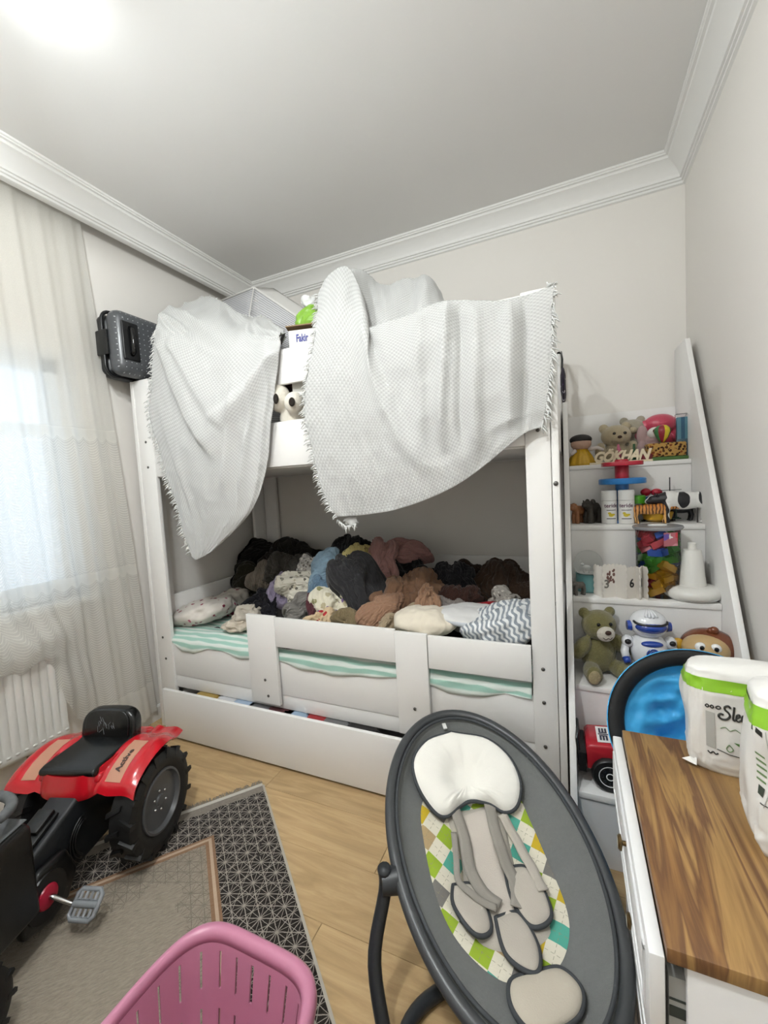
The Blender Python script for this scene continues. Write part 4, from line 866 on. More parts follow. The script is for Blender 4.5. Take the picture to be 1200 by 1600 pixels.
# monkey toy
p = at(1108, 1012, 1.70); mk = thing('toy_monkey', 'brown plastic toy monkey with yellow ears at the right of the tread', 'toy monkey', (p[0], 1.70, z4), -.1)
m_mb = M('monkey_brown', '#6e3a20', .25); m_mf = M('monkey_face', '#b79a6c', .28); m_my = M('monkey_yellow', '#c89a2c', .3)
hz = p[2] - z4
part(MB().ell((0, .01, hz), (.082, .070, .062), 28, 18).ell((.012, -.01, hz + .064), (.014, .012, .014), 12, 8).ell((.002, -.01, hz + .062), (.010, .01, .012), 12, 8), 'head', m_mb, mk, smooth=180)
part(MB().ell((-.012, -.022, hz + .004), (.068, .058, .048), 28, 18), 'face', m_mf, mk, smooth=180)
part(MB().lathe([(.05, 0), (.06, .01), (.062, .05), (.045, max(.07, hz - .05)), (.03, max(.08, hz - .03))], 24), 'body', m_mb, mk, smooth=50)
for s in (-1, 1):
    part(MB().ell((s * .088, -.005, hz - .01 - s * .012), (.020, .014, .022), 16, 10), 'ear', m_my, mk, smooth=180)
    part(MB().ell((-.012 + s * .020, -.066, hz + .022), (.016, .010, .016), 18, 10), 'eye', m_white, mk, smooth=180)
    part(MB().ell((-.010 + s * .019, -.0745, hz + .022), (.007, .004, .008), 14, 8), 'pupil', m_eye, mk, smooth=180)
    part(MB().ell((-.012 + s * .006, -.077, hz - .012), (.002, .002, .002), 8, 6), 'nostril', m_stitch, mk, smooth=180)
part(MB().tube([(-.055, -.052, hz - .026), (-.035, -.066, hz - .036), (-.010, -.070, hz - .040)], .0018, 6), 'mouth', m_stitch, mk, smooth=180)

# ---- third tread
z3 = TZ[2]
p = atz(917, 920, z3); gl = thing('snow_globe', 'snow globe with white animals inside on a teal base', 'snow globe', (p[0] + .006, 1.885, z3))
t = NT('clear_glass'); t.p.inputs['Transmission Weight'].default_value = 1; t.p.inputs['Roughness'].default_value = .02; t.p.inputs['IOR'].default_value = 1.12; t.base((.93, .95, .95)); m_clear = t.m
m_teal = M('teal_glaze', '#74abad', .3)
part(MB().lathe([(.046, 0), (.05, .004), (.05, .012), (.046, .05), (.046, .068), (.05, .072)], 32), 'base', m_teal, gl, smooth=50)
part(MB().ell((0, 0, .112), (.055, .055, .055), 32, 20), 'dome', m_clear, gl, smooth=180)
part(MB().lathe([(.0, .078), (.048, .078), (.044, .074), (.0, .074)], 24), 'snow_floor', m_white, gl)
part(MB().ell((-.006, -.01, .100), (.014, .006, .008), 14, 8).ell((-.020, -.01, .110), (.006, .005, .006), 10, 8).tube([(-.014, -.01, .098), (-.014, -.01, .079)], .002, 6).tube([(.002, -.01, .098), (.002, -.01, .079)], .002, 6).tube([(-.022, -.01, .114), (-.028, -.01, .128)], .0015, 6), 'deer_figure', m_white, gl, smooth=180)
b = MB()
for k in range(5): b.ell((.030 + .008 * math.cos(k * 1.256), -.036, .032 + .008 * math.sin(k * 1.256)), (.004, .003, .004), 8, 6)
part(b, 'base_flower', m_white, gl, smooth=180)
def animal(name, label, loc, rz, L, H, mat, head=1.0, leg=.16, neck=.3, body=1.0, extra=None, vox=None, group=None):
    """standing toy animal, faces -x in its own frame; L body length, H height"""
    t = thing(name, label, 'toy animal', loc, rz, group); b = MB(); r = H * .24 * body; zc = H * .66
    b.ell((0, 0, zc), (L * .40, r * .75, r), 18, 12); b.ell((-L * .22, 0, zc + r * .08), (L * .20, r * .8, r * 1.08), 16, 10); b.ell((L * .24, 0, zc), (L * .17, r * .75, r * .95), 16, 10)
    hx, hz_ = -L * .46, zc + r * neck * 2
    b.tube([(-L * .28, 0, zc + r * .3), (hx, 0, hz_)], [r * .75, r * .55 * head], 12)
    b.ell((hx - L * .02, 0, hz_), (L * .11 * head, r * .52 * head, r * .56 * head), 16, 10); b.ell((hx - L * .10 * head, 0, hz_ - r * .18), (L * .07 * head, r * .36 * head, r * .34 * head), 14, 8)
    for s in (-1, 1):
        b.ell((hx + L * .03, s * r * .5 * head, hz_ + r * .5 * head), (r * .10, r * .16, r * .20), 10, 8)
        b.tube([(-L * .27, s * r * .42, zc - r * .3), (-L * .29, s * r * .45, H * .28), (-L * .27, s * r * .45, H * .03)], [r * .40, r * leg * 1.5, r * leg * 1.3], 10)
        b.tube([(L * .27, s * r * .42, zc - r * .1), (L * .33, s * r * .45, H * .34), (L * .29, s * r * .45, H * .03)], [r * .50, r * leg * 1.5, r * leg * 1.3], 10)
        for xx in (-L * .285, L * .275): b.ell((xx, s * r * .45, H * .03), (r * leg * 1.8, r * leg * 1.5, H * .03), 10, 6)
    b.tube([(L * .38, 0, zc + r * .4), (L * .45, 0, zc), (L * .46, 0, zc - r * 1.1)], [r * .12, r * .09, r * .11], 8)
    if extra: extra(b, L, H, r, zc, hx, hz_)
    part(b, 'body', mat, t, remesh=vox or H / 42, smo=2, smooth=180)
    for s in (-1, 1): part(MB().ell((hx - L * .07 * head, s * r * .40 * head, hz_ + r * .16), (r * .07, r * .07, r * .08), 8, 6), 'eye', m_eye, t, smooth=180)
    return t
def trunk(b, L, H, r, zc, hx, hz_):
    b.tube([(hx - L * .10, 0, hz_ - r * .1), (hx - L * .20, 0, hz_ - r), (hx - L * .18, 0, H * .2)], [r * .3, r * .2, r * .13], 8)
    for s in (-1, 1): b.ell((hx + L * .03, s * r * .62, hz_), (r * .30, r * .10, r * .45), 10, 8)
animal('toy_elephant', 'tiny grey toy elephant in front of the snow globe', (.024, 1.803, z3), .5, .055, .06, M('toy_grey', '#5f5b55', .5), head=1.2, leg=.28, extra=trunk)
# folded number cards (zigzag)
cz = thing('number_cards', 'white scalloped zigzag folding cards with black numbers on the third tread', 'cards', (.165, 1.80, z3))
m_cardw = M('card_white', '#ddd7ce', .7); xs_ = [-.086, -.058, -.014, .022, .054, .064, .077, .090]; ys_ = [.026, -.022, .004, -.026, .002, -.026, .016, -.014]
def scal(w, h, n=5):
    pts = []
    for (x0, y0, x1, y1, k) in ((-w / 2, 0, w / 2, 0, 0), (w / 2, 0, w / 2, h, n), (w / 2, h, -w / 2, h, 3), (-w / 2, h, -w / 2, 0, n)):
        if k == 0: pts.append((x0, y0)); pts.append((x1, y1)); continue
        L_ = math.hypot(x1 - x0, y1 - y0); nx, ny = (y1 - y0) / L_, -(x1 - x0) / L_
        for j in range(k):
            for q in (.0, .25, .5, .75):
                s = (j + q) / k; a = math.sin(q * PI) * .005; pts.append((x0 + (x1 - x0) * s + nx * a, y0 + (y1 - y0) * s + ny * a))
    return pts
for k in range(7):
    a = Vector((xs_[k], ys_[k], 0)); b2 = Vector((xs_[k + 1], ys_[k + 1], 0)); w = (b2 - a).length
    Mf = frame((a + b2) / 2, b2 - a, (0, 0, 1)); b = MB(); po = scal(max(w - .003, .02), .118 + .008 * (k in (1, 2)))
    q = MB().prism(po, 2, -.0012, .0012); b.add([Mf @ Vector(v) for v in q.v], q.f); part(b, 'card', m_cardw, cz, smooth=0)
for txt, k, dz, cc in (('3', 1, .052, '#6f6a64'), ('6', 3, .058, '#1c1a1a'), ('1', 5, .060, '#1c1a1a')):
    a = Vector((xs_[k], ys_[k], 0)); b2 = Vector((xs_[k + 1], ys_[k + 1], 0)); mid = (a + b2) / 2; Mf = frame(mid + Vector((0, 0, dz)), b2 - a, (0, 0, 1)); n = Mf.to_3x3() @ Vector((0, 0, 1))
    for sgn in ([1]):
        Mf2 = Matrix.Translation(n * .0022) @ Mf @ Matrix.Translation((-.011 if txt == '3' else 0, 0, 0)); part(text_mb(txt, .045, extrude=.0003, M=Mf2, bold=.001), 'number', M('ink_' + txt, cc, .6), cz, smooth=0)
b = MB(); rs = random.Random(4)
a = Vector((xs_[1], ys_[1], 0)); b2 = Vector((xs_[2], ys_[2], 0)); Mf = frame((a + b2) / 2, b2 - a, (0, 0, 1))
for k in range(16):
    q = MB().ell((rs.uniform(-.008, .022), .085 + rs.uniform(-.03, .028), .0014), (rs.uniform(.003, .006), rs.uniform(.004, .008), .0008), 8, 6); b.add([Mf @ Vector(v) for v in q.v], q.f)
part(b, 'printed_bouquet', M('print_brown', '#6d4d45', .7), cz, smooth=0)
# tub of building bricks
t = NT('clear_plastic'); t.n.remove(t.p); tr = t.new('ShaderNodeBsdfTransparent'); tr.inputs[0].default_value = (.93, .93, .93, 1); gq = t.new('ShaderNodeBsdfGlossy'); gq.inputs['Roughness'].default_value = .08; gq.inputs[0].default_value = (.8, .8, .8, 1)
fr = t.new('ShaderNodeFresnel'); fr.inputs[0].default_value = 1.35; mx = t.new('ShaderNodeMixShader'); t.link(fr.outputs[0], mx.inputs[0]); t.link(tr.outputs[0], mx.inputs[1]); t.link(gq.outputs[0], mx.inputs[2]); t.link(mx.outputs[0], t.out.inputs[0]); m_cp = t.m
bkx, bky = .302, 1.872
tub = thing('toy_tub', 'clear plastic tub of coloured building bricks on the third tread', 'toy tub', (bkx, bky, z3))
part(MB().lathe([(.070, .001), (.072, .004), (.074, .262)], 32), 'tub_wall', m_cp, tub, smooth=60)
part(MB().lathe([(.082, .268), (.084, .262), (.080, .256), (.06, .258), (.0, .262)], 32), 'lid', M('lid_grey', '#8f8f92', .25), tub, smooth=60)
part(MB().tube([(math.cos(a) * .030, math.sin(a) * .012, .27) for a in np.linspace(0, 2 * PI, 20, endpoint=False)], .003, 6, closed=True), 'lid_emblem', m_white, tub, smooth=180)
bc = {'g': '#4f9e38', 'y': '#dba628', 'b': '#3c62bd', 'r': '#bf4450', 'o': '#c4552c'}
rs = random.Random(11)
def brick(c, col, rot, L_=2, grp='building bricks in the clear tub'):
    nm = {'g': 'green', 'y': 'yellow', 'b': 'blue', 'r': 'red', 'o': 'orange'}[col]; s = .028
    b = MB(); b.obox((0, 0, 0), (s * L_, s * 1.3, .024), Matrix.Identity(3))
    for i in range(L_):
        for j in (-.5, .5): b.cyl((s * (i - (L_ - 1) / 2), j * s * .7, .010), (s * (i - (L_ - 1) / 2), j * s * .7, .0155), s * .26, n=8)
    v = [Vector(c) + rot @ Vector(q) for q in b.v]; b.v = v
    single(b, 'toy_brick', M('brick_' + nm, bc[col], .3), None, None, group=None) if False else part(b, 'brick', M('brick_' + nm, bc[col], .3), tub, smooth=30)
lay = [(.020, 'yyyry'), (.050, 'yyyyr'), (.080, 'yyyoy'), (.110, 'ybgbg'), (.140, 'ggbgg'), (.170, 'gggrb'), (.200, 'ggbrr'), (.226, 'grrrb')]
for zz, cs in lay:
    for k, c in enumerate(cs):
        a = k * 2 * PI / 5 + zz * 9 - 2.0; R_ = RZ(rs.uniform(0, 360)) @ RX(rs.uniform(-30, 30)) @ RY(rs.uniform(-35, 35)); brick((math.cos(a) * .040, math.sin(a) * .040, zz + rs.uniform(0, .006)), c, R_, 2)
Mf = frame((.030, -.0715, .226), (1, .40, 0), (0, 0, 1)); q = MB().box(-.026, .024, -.026, .024, 0, .001); b = MB().add([Mf @ Vector(v) for v in q.v], q.f)
part(b, 'paper_insert', spots('tub_print', '#b06a72', ['#c3454d', '#dcd6d2', '#6b57a0', '#c98a92'], 30, .45), tub)
# white cone stand
p = atz(1091, 941, z3); cs = thing('cone_stand', 'white plastic cone on a round ring base at the right of the third tread', 'stand', (.404, 1.842, z3))
m_ivory = M('ivory_plastic', '#dad8d2', .35, bump=.05, bs=60)
part(MB().lathe([(.05, .0), (.075, .002), (.087, .012), (.091, .024), (.087, .036), (.074, .046), (.054, .050), (.0, .050)], 40), 'ring_base', m_ivory, cs, smooth=180)
part(MB().lathe([(.043, .050), (.0425, .056), (.029, .178), (.027, .182), (.015, .183), (.0135, .186), (.0135, .205), (.011, .208), (.0, .208)], 32), 'cone', m_ivory, cs, smooth=35)
fg = thing('toy_figure', 'small white toy figure with red and black details behind the cone stand', 'toy figure', (.350, 1.930, z3))
part(MB().ell((0, 0, .05), (.030, .012, .050), 18, 12).ell((0, 0, .11), (.026, .012, .018), 16, 10), 'body', m_ivory, fg, smooth=180)
part(MB().ell((.004, -.012, .035), (.018, .006, .012), 12, 8), 'heart', M('toy_red', '#8e1d22', .4), fg, smooth=180); part(MB().tube([(-.02, -.008, .116), (.03, -.01, .122)], .003, 6), 'bow', m_eye, fg, smooth=180)
rg = thing('toy_ring', 'small pale ring toy peeking out behind the cone stand at right', 'toy', (.455, 1.93, z3))
part(MB().tube([(0, math.cos(a) * .018, .095 + math.sin(a) * .026) for a in np.linspace(0, 2 * PI, 18, endpoint=False)], .004, 8, closed=True), 'ring', m_ivory, rg, smooth=180); part(MB().lathe([(.014, 0), (.014, .06), (.006, .075)], 14), 'holder', M('toy_greybrown', '#7a7068', .5), rg, smooth=50)

# ---- second tread
z2 = TZ[1]
m_lion = M('toy_lion', '#8a5a36', .5, var=.25, vsc=40); m_gor = M('toy_gorilla', '#332e28', .6, var=.3, vsc=60)
def mane(b, L, H, r, zc, hx, hz_): b.ell((hx + L * .05, 0, hz_), (L * .10, r * .85, r * .95), 14, 10)
animal('toy_lion', 'brown toy lion at the left end of the second tread', (.034, 2.05, z2), .95, .085, .088, m_lion, head=1.25, leg=.3, neck=.35, extra=mane)
def humps(b, L, H, r, zc, hx, hz_): b.ell((L * .02, 0, zc + r), (L * .13, r * .5, r * .6), 12, 8); b.ell((-L * .34, 0, zc + r * .9), (L * .09, r * .6, r * .8), 12, 8)
animal('toy_gorilla', 'dark grey toy gorilla standing between the lion and the bottles', (.090, 2.06, z2), .75, .085, .100, m_gor, head=1.2, leg=.42, neck=.35, body=1.05, extra=humps)
m_bot = M('bottle_white', '#deddda', .3); m_bl = M('label_ink', '#2b2530', .6); m_pl = M('label_plum', '#5b3550', .6); m_duck = M('label_yellow', '#c9b52e', .6)
def bottle(x, y, lab, tx, sh):
    t = thing('bottle', lab, 'bottle', (x, y, z2), 0, 'white bottles on the second tread'); R0 = .0305
    part(MB().lathe([(R0 - .003, 0), (R0, .003), (R0, .098), (R0 - .001, .099)], 28), 'body', m_bot, t, smooth=40)
    part(MB().lathe([(R0 - .0015, .0995), (R0, .101), (R0, .140), (R0 - .003, .143), (0, .143)], 28), 'cap', m_bot, t, smooth=40)
    def bend(u, v, w): a = (u + sh) / R0 - PI / 2 + .0; rr = R0 + .0004 + w; return (rr * math.cos(a), rr * math.sin(a), v)
    def strip(z0, z1, a0, a1): 
        A_ = np.linspace(a0, a1, 14); P = np.array([[(bend(a, z, 0)) for z in (z0, z1)] for a in A_]); return MB().grid(P)
    tb = text_mb(tx, .0225, extrude=.0002, bend=lambda u, v, w: bend(u, v + .078, w), bold=.0004); part(tb, 'lettering', m_pl, t, smooth=0)
    part(strip(.058, .0605, -.018, .020), 'label_line', m_bl, t, smooth=0); part(strip(.0215, .0245, -.018, .020), 'label_line', m_bl, t, smooth=0)
    q = MB()
    for (u, v, a, b_) in ((.0, .038, .010, .007), (-.007, .046, .006, .005), (.009, .040, .006, .0045)): 
        A_ = np.linspace(0, 2 * PI, 14, endpoint=False); q.add([bend(u + a * math.cos(k), v + b_ * math.sin(k), .0002) for k in A_], [tuple(range(14))])
    part(q, 'label_duck', m_duck, t, smooth=0)
bottle(.152, 2.030, 'left one of two white bottles with lettering on the second tread', 'teride', .006); bottle(.2155, 2.018, 'right one of two white bottles, standing slightly forward of its twin', 'teride', -.004)
st = thing('spinner_toy', 'red and blue disc tower toy standing behind the white bottles', 'toy', (.205, 2.058, z2))
m_tr = M('toy_crimson', '#b01e34', .3); m_tb = M('toy_blue', '#2876b8', .3)
part(MB().lathe([(.040, 0), (.040, .010), (.026, .016), (.026, .168)], 28), 'blue_pole', m_tb, st, smooth=40)
def cross_disc(z0, z1, R0):
    po = [(R0 * (1 - .08 * (1 + math.cos(4 * a))) * math.cos(a), R0 * (1 - .08 * (1 + math.cos(4 * a))) * math.sin(a)) for a in np.linspace(0, 2 * PI, 48, endpoint=False)]; return MB().prism(po, 2, z0, z1)
part(MB().lathe([(.0, .166), (.088, .168), (.090, .172), (.090, .188), (.086, .192), (0, .192)], 40), 'blue_disc', m_tb, st, smooth=40)
part(MB().lathe([(.027, .192), (.027, .268), (.024, .272), (0, .272)], 28), 'red_pole', m_tr, st, smooth=40)
part(cross_disc(.245, .262, .090), 'red_disc', m_tr, st, bevel=.002)
jr = thing('jar', 'clear jar with bright green lid behind the toy tiger', 'jar', (.262, 2.09, z2))
part(MB().lathe([(.030, .001), (.033, .004), (.033, .085)], 24), 'glass', m_cp, jr, smooth=40); part(MB().lathe([(.0345, .080), (.0345, .110), (.031, .114), (0, .114)], 24), 'lid', M('lid_green', '#4fa326', .3), jr, smooth=40)
t = NT('tiger_coat'); t.set(.5); c = t.coord(); w = t.new('ShaderNodeTexWave'); w.inputs['Scale'].default_value = 26; w.inputs['Distortion'].default_value = 5; w.inputs['Detail'].default_value = 2; t.link(c, w.inputs['Vector'])
zz = t.sep(c)[2]; t.base(t.mix(t.math('GREATER_THAN', w.outputs['Fac'], .72), t.mix(t.math('MULTIPLY_ADD', zz, 22, -.55), '#d8a765', '#c47a2c'), '#4a2a18')); m_tig = t.m
animal('toy_tiger', 'orange striped toy tiger walking right in front of the cow', (.302, 2.015, z2), PI + .1, .172, .088, m_tig, leg=.22, neck=.22, vox=.0023)
animal('dark_animal_shape', 'small black animal shape added behind the spotted cow', (.425, 2.105, z2), .1, .11, .075, m_rk, leg=.3, neck=.15)  # black animal shape added to fill the dark area below the cow's belly
bw = single(MB().lathe([(.028, 0), (.05, .012), (.058, .040), (.055, .044), (.045, .016), (.0, .010)], 28, (.335, 2.075, z2)), 'toy_bowl', M('bowl_mustard', '#b98f1d', .35), 'mustard yellow toy bowl behind the tiger', 'bowl')
t = NT('cow_coat'); t.set(.4); c = t.coord(); n = t.math('MULTIPLY', t.math('SUBTRACT', t.noise(c, 28, 1), .5), .05); s = t.sep(c)
def blob2(x, z, rx, rz): return t.math('LESS_THAN', t.math('ADD', t.math('SQRT', t.math('ADD', t.math('POWER', t.math('DIVIDE', t.math('SUBTRACT', s[0], x), rx), 2.0), t.math('POWER', t.math('DIVIDE', t.math('SUBTRACT', s[2], z), rz), 2.0))), t.math('MULTIPLY', n, 12.0)), 1.0)
k = t.math('MAXIMUM', t.math('MAXIMUM', t.math('LESS_THAN', t.math('ADD', s[0], n), -.055), blob2(-.004, .095, .021, .034)), blob2(.074, .100, .026, .040))
k = t.math('MULTIPLY', k, t.math('SUBTRACT', 1.0, t.math('LESS_THAN', t.math('ABSOLUTE', s[1]), t.math('MULTIPLY', t.math('LESS_THAN', s[0], -.105), .007)))); t.base(t.mix(k, '#e2e0dc', '#17151a')); m_cow = t.m
def horns(b, L, H, r, zc, hx, hz_):
    for s in (-1, 1): b.tube([(hx + L * .04, s * r * .35, hz_ + r * .5), (hx, s * r * .7, hz_ + r * .95)], [r * .10, r * .05], 6)
cow = animal('toy_cow', 'black and white toy cow at the right of the second tread', (.418, 2.035, z2), .06, .215, .135, m_cow, leg=.20, neck=.10, body=1.12, extra=horns, vox=.003)
bird = thing('toy_plane', 'small toy with red wings, blue body and yellow nose behind the tiger', 'toy', (.318, 2.122, z2))
part(MB().ell((0, 0, .085), (.03, .018, .022), 16, 10).lathe([(.018, 0), (.012, .03), (.012, .07)], 12), 'body', m_tb, bird, smooth=180); part(MB().ell((-.018, -.006, .125), (.020, .014, .017), 14, 10), 'wing', m_tr, bird, smooth=180); part(MB().ell((.022, -.006, .123), (.022, .014, .016), 14, 10), 'wing', m_tr, bird, smooth=180); part(MB().ell((-.022, -.03, .078), (.016, .012, .014), 14, 8), 'nose', M('toy_yellow', '#c9ad1f', .35), bird, smooth=180)
he = thing('toy_helicopter', 'dark green toy helicopter with a thin rotor mast behind the cow', 'toy helicopter', (.385, 2.10, z2))
part(MB().ell((0, 0, .095), (.05, .024, .030), 20, 12).tube([(.03, 0, .1), (.085, 0, .105)], [.012, .005], 10).tube([(-.03, -.018, .012), (.035, -.018, .012)], .003, 6).tube([(-.03, .018, .012), (.035, .018, .012)], .003, 6).tube([(-.015, .015, .075), (-.015, .018, .012)], .003, 6).tube([(.018, -.015, .075), (.018, -.018, .012)], .003, 6), 'fuselage', M('heli_green', '#2e4a3c', .4), he, smooth=180)
part(MB().cyl((0, 0, .12), (0, 0, .185), .0022, n=8), 'mast', m_rk, he); part(MB().obox((0, 0, .131), (.09, .008, .002), RZ(20)), 'rotor_blade', m_rk, he)
pk = single(MB().cyl((.462, 2.02, z2), (.466, 2.03, z2 + .085), .003, n=8), 'pencil', M('pencil_dark', '#2b2626', .5), 'thin dark pencil standing at the right end of the second tread', 'pencil')

# ---- first tread
z1 = TZ[0]
def X1(px, y): return at(px, 700, y)[0]
dl = thing('doll', 'little doll with black hair and yellow dress at the left of the top tread', 'doll', (X1(908, 2.23), 2.235, z1), .2)
part(MB().ell((0, 0, .105), (.046, .040, .036), 22, 14), 'head', M('doll_skin', '#b79682', .6), dl, smooth=180); part(MB().ell((0, .006, .124), (.050, .046, .026), 22, 12), 'hair', M('doll_hair', '#15110f', .6), dl, smooth=180)
b = MB().lathe([(.062, 0), (.060, .012), (.046, .045), (.026, .078), (0, .084)], 40); v = np.array(b.v); a = np.arctan2(v[:, 1], v[:, 0]); v[:, :2] *= (1 + .08 * np.sin(a * 9))[:, None]; b.v = [tuple(q) for q in v]
part(b, 'dress', M('doll_dress', '#c39a1f', .35, bump=.2, bs=60, var=.25, vsc=20), dl, smooth=180); part(MB().tube([(.03, -.015, .075), (.065, -.03, .080), (.090, -.032, .066)], [.010, .009, .007], 10), 'arm', M('doll_sleeve', '#cfc6c2', .7), dl, smooth=180); part(MB().tube([(-.03, -.02, .072), (-.052, -.03, .055)], [.010, .008], 10), 'arm', M('doll_sleeve', '#cfc6c2', .7), dl, smooth=180)
# wooden name board
wl = at(931, 718, 2.175); wr = at(1009, 711, 2.175)
nb = thing('name_board', 'cream wooden cut-out name on a thin board along the front of the top tread', 'sign', ((wl[0] + wr[0]) / 2, 2.178, z1))
m_wood_c = M('cream_wood', '#e0d3b4', .55)
part(MB().box(-.125, .125, -.008, .012, .0005, .009), 'base_strip', m_wood_c, nb, bevel=.001)
Mf = frame((0, -.002, .038), (1, 0, 0), (0, 0, 1)); tb = text_mb('GÖKHAN', .062, extrude=.004, shear=.35, bold=.0030, M=Mf, spacing=.88)
v = np.array(tb.v); v[:, 0] *= .228 / (v[:, 0].max() - v[:, 0].min()); v[:, 2] = v[:, 2] - v[:, 2].min() + .0085; tb.v = [tuple(q) for q in v]
part(tb, 'letters', m_wood_c, nb, smooth=0)
m_bearb = fur('fur_cream', '#b9ab8e'); xb = X1(962, 2.30)
tb2 = plush('teddy_bear', 'cream plush bear behind the wooden name on the top tread', 'teddy bear', (xb, 2.31, z1), .15,
    [((0, 0, .05), (.055, .05, .055)), ((0, -.012, .132), (.066, .056, .052)), ((-.050, 0, .172), (.022, .014, .022)), ((.046, 0, .176), (.022, .014, .022)), ((0, -.055, .115), (.028, .022, .022)), ((.07, -.02, .06), (.024, .03, .045)), ((-.07, -.02, .06), (.024, .03, .045))], m_bearb)
for s in (-1, 1): part(MB().ell((s * .022 + .004, -.062, .140), (.008, .005, .007), 12, 8), 'eye', m_eye, tb2, smooth=180)
part(MB().ell((.0, -.079, .122), (.010, .006, .007), 12, 8), 'nose', m_stitch, tb2, smooth=180)
xg = X1(990, 2.34); p3 = plush('plush_toy', 'greyish beige plush toy with round ears behind the cream bear', 'plush toy', (xg, 2.375, z1), -.1,
    [((0, 0, .07), (.06, .04, .07)), ((0, -.01, .165), (.055, .042, .045)), ((-.035, 0, .205), (.02, .012, .02)), ((.035, 0, .205), (.02, .012, .02))], fur('fur_greybeige', '#a8a08e'))
part(MB().ell((0, -.05, .155), (.02, .012, .015), 14, 8), 'muzzle', m_bearb, p3, smooth=180)
xp = X1(1030, 2.34); pp = plush('plush_toy', 'glossy pink plush animal at the right of the top tread', 'plush toy', (xp, 2.365, z1), 0,
    [((0, .01, .075), (.075, .05, .075)), ((.008, 0, .175), (.070, .048, .048)), ((-.055, -.01, .165), (.022, .014, .034)), ((.075, 0, .13), (.022, .016, .035))], M('plush_pinkred', '#b83a52', .35, sheen=.4, bump=.3, bs=80))
part(MB().ell((-.075, -.025, .135), (.026, .012, .034), 18, 10), 'ear', M('plush_rose', '#96505a', .8), pp, smooth=180); part(MB().ell((.088, -.03, .105), (.026, .018, .05), 16, 10), 'arm', M('plush_mauve', '#a9808a', .8), pp, smooth=180)
xd = X1(1022, 2.27); pd_ = plush('plush_toy', 'little white faced plush dog in a pale pink coat', 'plush toy', (xd, 2.285, z1), .15,
    [((0, 0, .05), (.048, .034, .05)), ((.052, -.01, .055), (.024, .02, .03)), ((-.05, -.01, .06), (.022, .02, .035)), ((-.045, 0, .12), (.024, .016, .05)), ((0, 0, .1), (.04, .03, .03))], M('plush_palepink', '#a58a88', .9, bump=.5, bs=150, sheen=.3))
part(MB().ell((.004, -.016, .128), (.034, .028, .028), 20, 12), 'face', M('plush_white2', '#d6d2cb', .9), pd_, smooth=180); part(MB().ell((-.006, -.044, .136), (.010, .006, .009), 12, 8), 'nose', m_stitch, pd_, smooth=180); part(MB().tube([(.010, -.040, .118), (.018, -.036, .118), (.025, -.03, .126)], .0014, 6), 'mouth', m_stitch, pd_, smooth=180)
xs1 = X1(1040, 2.21); sb = thing('gift_box', 'small box with leopard print and green base in front of the pink plush', 'box', (xs1, 2.225, z1), .1)
part(MB().box(-.075, .075, -.03, .03, .016, .078), 'box_body', spots('leopard', '#b08a4c', ['#4a2d1c', '#7a4528', '#31201a'], 75, .42), sb, bevel=.008); part(MB().box(-.080, .080, -.034, .034, .0005, .016), 'green_base', M('moss_green', '#4b6a35', .8, bump=.5, bs=120), sb, bevel=.004)
bal = MB(); prof_ = [(.0, -.040), (.008, -.038), (.024, -.016), (.033, .008), (.030, .024), (.018, .036), (0, .040)]
bo = thing('toy_balloon', 'striped green red and yellow toy balloon standing on the leopard box', 'toy balloon', (xs1 - .010, 2.222, z1 + .0785))
for k, cc in enumerate(['#3f7a4a', '#8d2230', '#d4be2a', '#2f6a42', '#8d2230', '#d4be2a', '#3f7a4a', '#8d2230']):
    A_ = np.linspace(k * PI / 4, (k + 1) * PI / 4, 5) + PI + .15; P = np.array([[(r * math.cos(a), r * math.sin(a), h + .0405) for r, h in prof_] for a in A_]); part(MB().grid(P), 'gore', M('gore_' + cc[1:], cc, .4), bo, smooth=180)
xk = X1(1071, 2.22); bk = thing('book', 'blue cloth bound book wrapped in clear film at the right end of the top tread', 'book', (xk, 2.235, z1), -.05)
part(MB().box(-.030, .030, -.012, .012, .001, .185), 'cover', stripes('book_blue', '#37607a', '#5f8f9c', .028, 0), bk, bevel=.003); part(MB().box(-.031, .031, -.0128, .0128, .001, .09), 'band', M('book_teal', '#2b5468', .4), bk, bevel=.002); part(MB().box(-.0335, .036, -.0165, .0165, .0005, .20), 'film', m_cp, bk, bevel=.003)
single(MB().tube([(X1(968, 2.21), 2.212, z1), (X1(967, 2.21), 2.212, z1 + .06), (X1(966, 2.21), 2.212, z1 + .088)], [.010, .009, .003], 10), 'candle', M('candle_pink', '#c46a86', .5), 'pink twisted candle standing between the cream bear and the name', 'candle', smooth=180)
single(MB().tube([(X1(991, 2.24), 2.245, z1), (X1(991, 2.24), 2.245, z1 + .085)], [.006, .005], 8), 'pen', M('pen_green', '#2f5a3a', .4), 'dark green pen upright beside the cream bear', 'pen')
single(MB().lathe([(.03, .0005), (.032, .03), (.028, .034), (0, .03)], 20, (X1(1008, 2.20), 2.205, z1)), 'toy_cup', M('cup_maroon', '#6c1b25', .35), 'small maroon toy cup beside the leopard box', 'cup')
